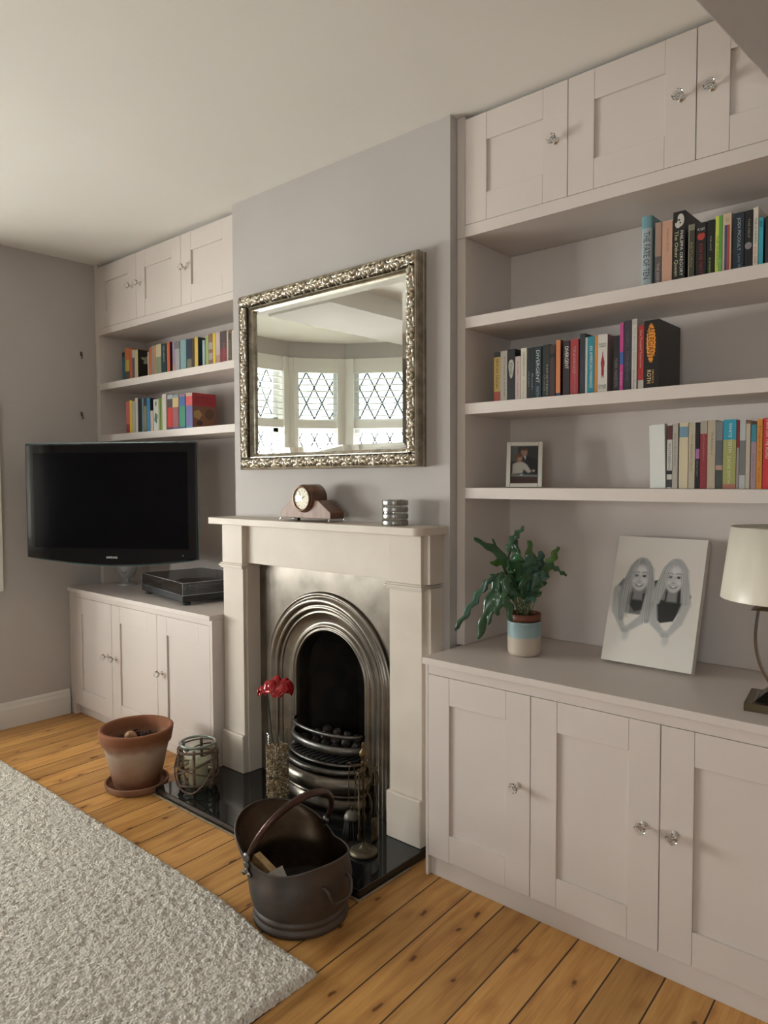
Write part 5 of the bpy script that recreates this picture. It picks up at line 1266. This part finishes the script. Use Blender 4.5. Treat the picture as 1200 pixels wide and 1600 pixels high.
# ---------- right bookcase, top shelf
y1, z1 = .120, 1.7766
def heart(a): return (.75 + .25 * abs(math.cos(a))) * (1.05 if math.sin(a) > 0 and abs(math.cos(a)) > .3 else (.80 if math.sin(a) > 0 else 1))
def f_face(t, cv, M, w, H):
    strip(cv, M, w * .12, w * .88, H * .76, H * .97, (.02, .02, .02)); blob(cv, M, w * .62, H * .88, w * .30, H * .085, (.60, .57, .50), 'printed_face'); blob(cv, M, w * .42, H * .84, w * .26, H * .06, (.60, .57, .50), 'printed_face', y=-.00045)
    blob(cv, M, w * .50, H * .885, w * .10, H * .012, K, 'printed_face', y=-.0006); blob(cv, M, w * .60, H * .845, w * .07, H * .010, K, 'printed_face', y=-.0006); blob(cv, M, w * .25, H * .90, w * .13, H * .05, K, 'printed_face', y=-.0005)
    word(cv, 'The Other Queen', M, w, H, .60, .34, .055, -.22, (.62, .58, .30)); word(cv, 'PHILIPPA GREGORY', M, w, H, .60, .26, .060, .22, LTT)
def f_two(t, cv, M, w, H): strip(cv, M, w * .5, w, 0, H, (.10, .36, .06)); word(cv, 'THE HUNDRED', M, w, H, .5, .28, .05, -.2, (.12, .16, .03)); word(cv, 'JOHN', M, w, H, .2, .3, .28, .2, (.5, .6, .4))
def f_rb(t, cv, M, w, H): strip(cv, M, w * .22, w * .52, H * .08, H * .82, (.05, .08, .16)); strip(cv, M, w * .52, w * .84, H * .08, H * .82, (.42, .07, .05)); blob(cv, M, w * .5, H * .90, w * .25, H * .04, (.50, .38, .25))
def f_disc(t, cv, M, w, H): blob(cv, M, w * .5, H * .45, w * .48, w * .5, (.25, .23, .24)); word(cv, 'THE HELP', M, w, H, .30, .25, -.22, .05, (.35, .32, .20))
R1 = [
 (-.8282, -.7971, .2110, (.16, .33, .37), [(.16, 1, (.36, .42, .44))], [('THE FATE OF TEN', (.03, .04, .05), .62, .58, .02, 0.05)], 'rounded teal and silver hardback, leftmost book on the upper right shelf', dict(hard=True, round_=True)),
 (-.7898, -.7718, .1870, (.36, .24, .19), [(.5, 1, (.12, .10, .10))], [('THE ESSEX', (.5, .42, .36), .3, .4, .25, 0)], 'thin brown pink book between the teal hardback and a salmon spine', dict(dep=.13)),
 (-.7701, -.7418, .1850, (.58, .34, .24), [], [('Stephen Smith', (.30, .13, .08), .34, .24, -.22, .05)], 'wide plain salmon spined book left of the tall black novel with a face', {}),
 (-.7402, -.7074, .2040, K, [], None, 'thick black novel with a white face and pale script on its spine', dict(extra=f_face, dep=.15)),
 (-.6986, -.6817, .1610, (.06, .055, .035), [(.0, .1, (.2, .19, .14))], [('RETURN', (.28, .25, .12), .4, .4, 0, 0)], 'dark olive book right of the tall black novel with a face', dict(extra=lambda t, cv, M, w, H: strip(cv, M, 0, w * .16, 0, H, (.28, .26, .20)))),
 (-.6783, -.6517, .1600, K, [], [('KISS ME FIRST', (.30, .02, .03), .50, .34, .10, 0)], 'black book with a red heart printed on its spine, upper right shelf', dict(extra=lambda t, cv, M, w, H: (blob(cv, M, w * .5, H * .77, w * .36, H * .075, (.45, .05, .04), 'printed_heart', 28, f=heart), hword(cv, 'PC CAST', M, w, H, .7, .007, -.39, LTT)))),
 (-.6501, -.6305, .1610, (.012, .014, .013), [], [('THE HATE', (.35, .36, .33), .24, .22, -.12, 0), ('SUMMER', (.28, .42, .08), .26, .26, .24, -.1)], 'black book with small green lettering left of the lime green book', {}),
 (-.6289, -.6112, .1670, (.60, .66, .10), [], None, 'lime and green split spine book on the upper right shelf', dict(extra=f_two)),
 (-.6104, -.5889, .1690, (.60, .46, .32), [], None, 'cream spine with blue and red panels right of the lime book', dict(extra=f_rb)),
 (-.5842, -.5577, .1640, (.016, .028, .045), [], [('JODI PICOULT', (.42, .50, .48), .52, .36, -.16, 0), ('Lone Wolf', (.20, .28, .30), .3, .3, .3, .1)], 'wide dark navy novel with grey author lettering, upper right shelf', {}),
 (-.5562, -.5378, .1640, K, [], None, 'black book with a grey disc on its spine, upper right shelf', dict(extra=f_disc)),
 (-.5363, -.5242, .1680, (.68, .62, .52), [], [('THE HUNDRED', (.10, .08, .07), .4, .4, -.14, 0), ('AND ONE', (.55, .12, .08), .26, .55, .22, 0)], 'thin white spine with red and black lettering, upper right shelf', dict(dep=.13)),
 (-.5232, -.5119, .1390, (.05, .36, .44), [], [('BLUE', K, .1, .5, -.38, 0)], 'short turquoise book right of the thin white spine, upper right shelf', dict(cover=(.01, .12, .16))),
 (-.5075, -.4911, .1380, (.03, .03, .035), [], None, 'short dark book right of the turquoise one, upper right shelf', {}),
 (-.4900, -.4700, .1600, (.25, .10, .08), [], None, 'maroon book at the frame edge on the upper right shelf', {}),
]
# ---------- right bookcase, middle shelf
y2, z2 = .090, 1.4975
def f_all(t, cv, M, w, H):
    blob(cv, M, w * .47, H * .67, w * .30, H * .27, (.80, .30, .03), 'orange_burst', 80, f=lambda a: 1 + .10 * math.cos(a * 26))
    word(cv, 'ALLEGIANT', M, w, H, .46, .40, -.17, -.03, (.03, .015, .01), -.0004); word(cv, 'ROTH', M, w, H, .19, .26, .31, -.14, (.80, .60, .30)); word(cv, 'VERONICA', M, w, H, .20, .14, .31, .12, (.60, .35, .12))
def f_splash(t, cv, M, w, H):
    blob(cv, M, w * .52, H * .47, w * .17, H * .20, (.30, .02, .035), 'red_splash', 26, f=lambda a: 1 + .18 * math.sin(a * 5) + .1 * math.sin(a * 9)); hword(cv, 'PATRICIA', M, w, H, .8, .005, -.34, K); hword(cv, 'HIGHSMITH', M, w, H, .75, .005, -.30, K); hword(cv, 'STRANGERS', M, w, H, .85, .006, .36, K); hword(cv, 'ON A TRAIN', M, w, H, .8, .006, .40, K)
R2 = [
 (-1.2997, -1.2746, .163, (.52, .36, .09), [(0, .10, K), (.78, 1, (.40, .07, .04))], [('SIMON SINGH', (.06, .03, .02), .58, .42, -.08, 0)], 'yellow, black and red banded book, leftmost on the middle right shelf', {}),
 (-1.2746, -1.2497, .164, (.46, .42, .36), [], [('The House at the Edge', (.20, .18, .16), .8, .28, 0, .1)], 'cream book beside the yellow, black and red banded one', {}),
 (-1.2483, -1.2209, .166, K, [], None, 'black book with a cream swirl emblem on its spine, middle right shelf', dict(extra=lambda t, cv, M, w, H: (blob(cv, M, w * .5, H * .64, w * .36, H * .18, (.45, .44, .36), n=24, f=lambda a: 1 + .1 * math.sin(3 * a)), word(cv, 'Circle', M, w, H, .22, .34, -.13, 0, K, -.0003)))),
 (-1.2199, -1.2003, .141, (.52, .44, .40), [], [('A GIRL CALLED', (.50, .12, .12), .8, .34, 0, .0)], 'short pinkish cream book between the black swirl book and a tall cream one', {}),
 (-1.1997, -1.1783, .164, (.58, .53, .44), [], [('THE READER ON THE', (.10, .08, .06), .46, .26, -.2, 0), ('Bernhard', (.45, .3, .2), .32, .26, .28, 0)], 'tall cream white book left of three narrow black spines', {}),
 (-1.1770, -1.1647, .162, (.012, .016, .018), [], [('INSURGENT', (.2, .25, .26), .3, .4, .1, 0)], 'first narrow black spine left of the first navy novel in capitals', {}),
 (-1.1647, -1.1520, .163, (.010, .014, .016), [], [('Roth', (.25, .3, .3), .3, .4, .15, 0)], 'second narrow black spine touching the navy novel in capitals', {}),
 (-1.1518, -1.1266, .163, (.012, .025, .036), [], [('DIVERGENT', (.55, .60, .60), .62, .46, -.12, 0), ('ROTH', (.22, .30, .34), .2, .4, .36, 0)], 'dark navy novel with large white capitals, middle right shelf', {}),
 (-1.1233, -1.0980, .165, (.022, .025, .024), [], [('NINETEEN', (.30, .32, .28), .55, .22, .15, .15), ('Orwell', (.2, .2, .16), .3, .2, .2, -.2)], 'charcoal book right of the navy novel with large capitals', {}),
 (-1.0980, -1.0800, .162, (.06, .03, .03), [(.16, .24, (.01, .01, .01))], None, 'dark maroon brown book left of the orange spine, middle right shelf', {}),
 (-1.0775, -1.0624, .174, (.62, .22, .08), [(.92, 1, (.03, .07, .16))], None, 'orange spine with a blue foot on the middle right shelf', dict(cover=(.10, .02, .02), dep=.125)),
 (-1.0537, -1.0317, .168, (.030, .022, .026), [], [('DIVERGENT', LTT, .40, .55, -.20, 0.05)], 'black paperback with bold white capitals left of the red book', {}),
 (-1.0297, -1.0037, .170, (.36, .045, .05), [], [('TENDERNESS', (.55, .30, .30), .48, .36, -.14, 0), ('Robert Cormier', (.50, .26, .25), .36, .2, .26, .1)], 'wide crimson book left of the dark slate tall spine', {}),
 (-.9990, -.9823, .183, (.030, .035, .045), [], [('Dark Matter', (.09, .07, .1), .4, .4, .12, 0)], 'tall dark slate spine left of the teal book, middle right shelf', {}),
 (-.9816, -.9741, .170, (.48, .50, .46), [], None, 'very thin pale grey spine left of the teal book', {}),
 (-.9731, -.9526, .171, (.02, .24, .32), [], [('AN AMERICAN MARRIAGE', (.66, .68, .60), .72, .42, .02, 0)], 'teal book with white capitals on the middle right shelf', {}),
 (-.9520, -.9430, .172, (.62, .24, .05), [], None, 'thin orange spine between the teal book and the white book', {}),
 (-.9425, -.9126, .172, (.62, .59, .54), [], None, 'white book with a dark red splash on its spine, middle right shelf', dict(extra=f_splash, cover=(.38, .28, .28))),
 (-.8951, -.8765, .163, (.020, .018, .020), [], [('MARK HADDON', (.22, .2, .19), .5, .5, .15, 0)], 'black book left of the magenta spine on the middle right shelf', {}),
 (-.8761, -.8647, .197, (.50, .06, .24), [(.42, .60, (.06, .12, .36))], [('Zoella', (.6, .3, .5), .2, .5, .3, 0)], 'magenta spine with a blue patch on the middle right shelf', {}),
 (-.8633, -.8422, .201, (.045, .04, .055), [(.7, 1, (.03, .028, .036))], [('GIRL ONLINE', (.11, .10, .14), .7, .4, 0, 0)], 'tall dark purple grey book between magenta and white spines', dict(hard=True)),
 (-.8408, -.8256, .203, (.56, .53, .48), [(0, .08, (.45, .43, .39))], [('The Burning Chambers', (.26, .25, .23), .60, .42, -.08, 0), ('Kate Mosse', (.14, .13, .12), .24, .4, .34, 0)], 'tallest white spine on the middle right shelf', {}),
 (-.8218, -.8057, .182, (.40, .03, .03), [(.84, 1, (.50, .46, .40))], [('One Thousand Tomorrows', (.60, .40, .32), .58, .4, -.14, 0)], 'red spine with a cream foot left of the black orange-lettered hardback', {}),
 (-.8054, -.7632, .193, (.012, .010, .009), [], None, 'thick black hardback with an orange burst title, rightmost on the middle shelf', dict(extra=f_all, hard=True, dep=.165)),
]
# ---------- right bookcase, lowest shelf
y3, z3 = .070, 1.2223
def f_wt(t, cv, M, w, H): pass
R3 = [
 (-.7302, -.7160, .175, (.55, .53, .48), [(.02, .24, (.10, .03, .03)), (.72, .78, K), (.86, .98, (.05, .05, .05))], [('WUTHERING', (.10, .10, .10), .42, .45, .0, 0)], 'thin white spine with a dark photo at its top, lowest right shelf', {}),
 (-.7154, -.7010, .177, (.42, .39, .34), [], [('Anna Karenina', (.22, .2, .18), .5, .35, -.1, 0)], 'thin greige spine left of the cream book with a blue label', {}),
 (-.6976, -.6740, .177, (.60, .52, .36), [(.06, .22, (.16, .28, .36))], None, 'cream book with a blue label on its spine, lowest right shelf', {}),
 (-.6729, -.6558, .176, (.46, .40, .30), [], [('The Kitchen God', (.25, .19, .12), .55, .3, -.05, 0)], 'beige book right of the cream one with a blue label', {}),
 (-.6548, -.6443, .176, (.015, .012, .018), [(.40, .55, (.35, .16, .34))], [('Carter', (.3, .3, .3), .25, .4, .2, 0)], 'thin black spine with a mauve patch, lowest right shelf', {}),
 (-.6433, -.6254, .179, (.26, .035, .045), [(0, .19, (.38, .34, .28))], [('ATONEMENT', (.42, .2, .18), .4, .25, -.1, 0)], 'dark red spine with a small photo at its top, lowest right shelf', {}),
 (-.6248, -.6044, .180, (.44, .37, .27), [], [('The Remains of', (.16, .12, .08), .34, .24, -.16, .1)], 'plain tan beige book left of the grey one with a figure', {}),
 (-.6039, -.5865, .175, (.20, .20, .21), [(.28, .65, (.10, .11, .12)), (.65, .72, (.45, .28, .22)), (.72, 1, (.06, .07, .07))], None, 'grey book with a dark figure on the spine, lowest right shelf', {}),
 (-.5858, -.5539, .179, (.34, .34, .12), [(0, .29, (.03, .30, .42)), (.93, 1, (.40, .16, .12))], [('WHITE TEETH', (.66, .70, .62), .42, .24, -.24, .05), ('ZADIE SMITH', (.62, .64, .40), .40, .24, .22, -.02)], 'wide turquoise and olive book with white capitals, lowest right shelf', {}),
 (-.5529, -.5462, .176, (.22, .02, .03), [(.4, 1, (.30, .26, .24))], None, 'thin dark red spine right of the turquoise and olive book', {}),
 (-.5457, -.5314, .177, (.45, .46, .46), [(.3, .8, (.18, .18, .18))], None, 'silvery white book with a grey swirl, lowest right shelf', {}),
 (-.5310, -.5204, .175, (.48, .42, .32), [(0, .05, (.18, .10, .05))], None, 'cream spine with a brown top left of the mauve book', {}),
 (-.5188, -.5060, .163, (.34, .24, .28), [(0, .27, (.04, .22, .28))], [('Ali Smith', (.2, .14, .17), .4, .3, .15, 0)], 'short mauve book with a teal top, lowest right shelf', {}),
 (-.5055, -.4922, .176, (.60, .24, .04), [], [('Pages for You', (.30, .08, .02), .8, .35, 0, 0)], 'orange book left of the bright red book, lowest right shelf', {}),
 (-.4908, -.4703, .178, (.55, .04, .045), [], [('MAN ON THE ROAD', (.72, .60, .55), .55, .4, -.2, 0)], 'bright red book at the frame edge, lowest right shelf', {}),
]
# ---------- left bookcase
y4, z4 = .120, 1.7766; y5, z5 = .080, 1.4975
L1 = [
 (-3.6990, -3.6755, .168, (.03, .15, .22), [(0, .15, K)], None, 'teal blue book, leftmost on the upper left shelf', {}),
 (-3.6717, -3.6252, .186, (.62, .19, .05), [(.34, .66, (.60, .48, .10)), (.66, 1, (.10, .09, .06))], [('PENGUIN', K, .3, .14, 0, -.3)], 'thick orange, yellow and dark banded book on the upper left shelf', {}),
 (-3.6226, -3.5964, .180, (.58, .14, .07), [], None, 'orange red book right of the thick banded one', {}),
 (-3.5952, -3.5731, .171, (.10, .11, .14), [(0, .25, (.55, .50, .42))], None, 'dark book with a white top on the upper left shelf', {}),
 (-3.5718, -3.5557, .168, (.52, .46, .34), [], None, 'plain cream spine left of the black faced book', {}),
 (-3.5537, -3.5380, .167, (.60, .52, .24), [], None, 'pale yellow spine with a black front cover showing a white pattern', dict(cover=(.02, .016, .013), dep=.13, extra=lambda t, cv, M, w, H: blob(cv, Matrix.Translation(M @ Vector((w + .0004, 0, 0))) @ Matrix.Rotation(PI / 2, 4, 'Z'), .065, H * .70, .040, H * .13, (.45, .44, .38), 'cover_print', 30, 0, lambda a: 1 + .25 * math.sin(5 * a)))),
 (-3.4429, -3.4293, .142, (.52, .44, .30), [], None, 'short cream spine right of the black faced book', {}),
 (-3.4278, -3.4044, .160, (.58, .15, .06), [], None, 'vermilion book left of the grey pair, upper left shelf', {}),
 (-3.4031, -3.3788, .167, (.30, .27, .26), [], None, 'grey book between vermilion and thin orange spines', {}),
 (-3.3775, -3.3642, .167, (.60, .28, .12), [], None, 'thin orange cream spine left of the green and cream book', {}),
 (-3.3623, -3.3128, .169, (.24, .27, .16), [(0, .38, (.58, .48, .30))], None, 'thick book, cream above and green below, upper left shelf', {}),
 (-3.3116, -3.2659, .165, (.015, .05, .06), [], [('STIEG LARSSON', (.55, .58, .55), .5, .22, -.2, 0)], 'thick dark teal book with white lettering, upper left shelf', {}),
 (-3.2599, -3.2339, .169, (.60, .15, .06), [], None, 'bright orange spine with a dark red cover, upper left shelf', dict(cover=(.10, .015, .015))),
 (-3.2099, -3.1911, .162, (.36, .28, .42), [(.7, 1, (.5, .3, .28))], None, 'thin lilac spine on the upper left shelf', {}),
 (-3.1894, -3.1484, .161, (.44, .40, .42), [(0, .22, (.20, .19, .19))], None, 'pale lilac grey book with a dark picture at the top', {}),
 (-3.1405, -3.0909, .164, (.26, .42, .44), [], None, 'thick light blue book on the upper left shelf', {}),
 (-3.0854, -3.0443, .160, (.035, .045, .08), [(.6, .95, (.22, .19, .13))], None, 'thick navy book right of the light blue one', {}),
 (-3.0432, -3.0208, .159, (.07, .05, .04), [], None, 'dark brown spine left of the yellow spine, upper left shelf', {}),
 (-3.0191, -2.9911, .161, (.68, .47, .08), [], None, 'yellow spine with a navy cover, left one of two yellow, upper left shelf', dict(cover=(.02, .03, .05), dep=.13)),
 (-2.9547, -2.9351, .139, (.36, .46, .46), [], None, 'short pale blue spine right of the yellow book with navy cover', {}),
 (-2.9287, -2.9062, .156, (.36, .42, .16), [], None, 'sage green spine left of the brown pictured book', {}),
 (-2.9040, -2.8731, .162, (.24, .12, .08), [(.25, .45, (.40, .35, .32)), (.55, .75, (.38, .33, .30))], None, 'brown book with pale pictures on its spine, upper left shelf', {}),
 (-2.8716, -2.8506, .161, (.70, .50, .05), [], None, 'bright yellow spine between the pictured book and a pink one', {}),
 (-2.8476, -2.8154, .161, (.52, .42, .38), [(.65, 1, (.46, .28, .20))], None, 'pale pink book right of the bright yellow spine', {}),
 (-2.8134, -2.7661, .161, (.08, .05, .05), [(.5, 1, (.22, .03, .04))], [('NESBO', (.35, .08, .08), .5, .3, .1, .1)], 'thick dark brown and red book on the upper left shelf', {}),
 (-2.7642, -2.7517, .158, (.54, .42, .33), [], None, 'thin peach spine left of the black and cream one', {}),
 (-2.7502, -2.7288, .159, (.05, .045, .035), [(0, .1, (.18, .09, .05))], [('HORNBY', (.5, .48, .4), .6, .3, .1, 0)], 'black spine with cream lettering near the mirror, upper left shelf', {}),
 (-2.7269, -2.7079, .155, (.56, .50, .42), [], None, 'cream spine, rightmost book on the upper left shelf', {}),
]
def f_hp(t, cv, M, w, H):
    Mr = Matrix.Translation(M @ Vector((w + .0005, 0, 0))) @ Matrix.Rotation(PI / 2, 4, 'Z'); D = .135
    strip(cv, Mr, .002, D - .002, 0, H * .64, (.22, .09, .045), 'cover_picture', 0); blob(cv, Mr, D * .22, H * .40, D * .20, H * .14, (.42, .26, .08), 'cover_picture', 5, -.0003); blob(cv, Mr, D * .72, H * .42, D * .2, H * .16, (.12, .05, .03), 'cover_picture', 7, -.0003); blob(cv, Mr, D * .30, H * .16, D * .14, H * .08, (.06, .03, .02), 'cover_picture', 6, -.0004)
    for (s_, p_) in (('HARRY', .88), ('POTTER', .75)): text(s_, D * .72, .013, cm((.22, .015, .03)), cv, Mr @ Matrix(((1, 0, 0, D * .5), (0, 0, -1, -.0003), (0, 1, 0, H * p_), (0, 0, 0, 1))), 'title')
L2 = [
 (-3.5966, -3.5639, .170, (.52, .12, .12), [(.7, 1, (.25, .02, .03))], None, 'pinkish red book, leftmost on the lower left shelf', {}),
 (-3.5618, -3.5359, .175, (.70, .48, .04), [], None, 'yellow book second from the left on the lower left shelf', {}),
 (-3.5341, -3.5059, .169, (.42, .40, .37), [], None, 'pale grey book right of the yellow one', {}),
 (-3.5037, -3.4783, .183, (.56, .52, .46), [], None, 'white spine beside the wide black book, lower left shelf', {}),
 (-3.4764, -3.4407, .177, (.010, .011, .014), [], None, 'wide black book on the lower left shelf', {}),
 (-3.4388, -3.4220, .178, (.14, .22, .26), [], None, 'slate blue thin spine right of the wide black book', {}),
 (-3.4202, -3.3931, .174, (.03, .035, .04), [(.22, .95, (.22, .20, .12))], None, 'dark book with an olive picture on its spine, lower left shelf', {}),
 (-3.3912, -3.3589, .174, (.03, .20, .36), [], None, 'bright blue book on the lower left shelf', dict(cover=(.015, .015, .015))),
 (-3.3575, -3.3334, .108, (.55, .40, .34), [], None, 'short pinkish book in the lower left row', {}),
 (-3.3288, -3.2813, .163, (.58, .57, .52), [], None, 'white book with a green drawing, lower left shelf', dict(extra=lambda t, cv, M, w, H: (blob(cv, M, w * .5, H * .42, w * .30, H * .16, (.08, .16, .12), 'green_drawing', 24, f=lambda a: 1 + .15 * math.sin(4 * a)), blob(cv, M, w * .52, H * .86, w * .14, H * .08, (.1, .12, .1), 'green_drawing')))),
 (-3.2794, -3.2495, .166, (.26, .36, .05), [(0, 1, (.26, .36, .05))], None, 'lime green book on the lower left shelf', dict(extra=lambda t, cv, M, w, H: strip(cv, M, w * .42, w * .6, 0, H, (.03, .05, .02)))),
 (-3.2475, -3.2110, .182, (.60, .57, .50), [], None, 'tall cream white book left of the red and grey hardback', {}),
 (-3.1996, -3.1559, .175, (.60, .05, .04), [(0, .12, (.42, .46, .48)), (.12, .36, (.07, .07, .09)), (.92, 1, (.06, .04, .08))], None, 'hardback, grey above and bright red below, lower left shelf', dict(hard=True)),
 (-3.1548, -3.1018, .171, (.34, .12, .14), [(0, .08, (.25, .33, .36)), (.08, .35, (.62, .46, .22)), (.93, 1, (.08, .14, .28))], None, 'thick hardback with a yellow panel above mauve red, lower left shelf', dict(hard=True)),
 (-3.0968, -3.0471, .171, (.06, .28, .18), [(0, .08, (.34, .20, .28)), (.08, .34, (.07, .15, .36)), (.93, 1, (.05, .12, .26))], None, 'thick hardback, blue above and green below, lower left shelf', dict(hard=True)),
 (-3.0400, -2.9866, .171, (.14, .14, .34), [(0, .09, (.50, .38, .30)), (.09, .35, (.58, .09, .09)), (.93, 1, (.08, .30, .42))], None, 'thick hardback, red above purple, with red front cover, rightmost lower left', dict(hard=True, cover=(.40, .02, .03), dep=.137, extra=f_hp)),
]
for rows, ys, zs, gname in ((R1, y1, z1, 'books on the upper right shelf'), (R2, y2, z2, 'books on the middle right shelf'), (R3, y3, z3, 'books on the lowest right shelf'), (L1, y4, z4, 'books on the upper left shelf'), (L2, y5, z5, 'books on the lower left shelf')):
    for (x0, x1, H, c, bands, title, label, kw) in rows:
        book(x0, x1, H, c, bands, title, None, label, ys, zs, group=gname, **kw)
# white block of pages turned to the room, leaning slightly
t = thing('book', 'book with its plain white page edge turned outwards, leftmost on the lowest right shelf', 'book', (-.757, .07, z3 + .0005), 0, 'books on the lowest right shelf')
b = BM(); M = Matrix.Translation((-.7750, .068, z3 + .001)) @ Matrix.Rotation(math.radians(-1.6), 4, 'Y')
box(b, .0012, .0418, 0, .118, 0, .174, M=M); obj('pages', b, mat('white_page_block', (.70, .71, .68), .8), t)
b = BM(); box(b, 0, .001, .0, .120, -.0004, .176, M=M); box(b, .0420, .0430, .0, .120, -.0004, .176, M=M); box(b, 0, .043, .119, .120, -.0004, .176, M=M); obj('cover', b, cm((.58, .58, .55)), t)
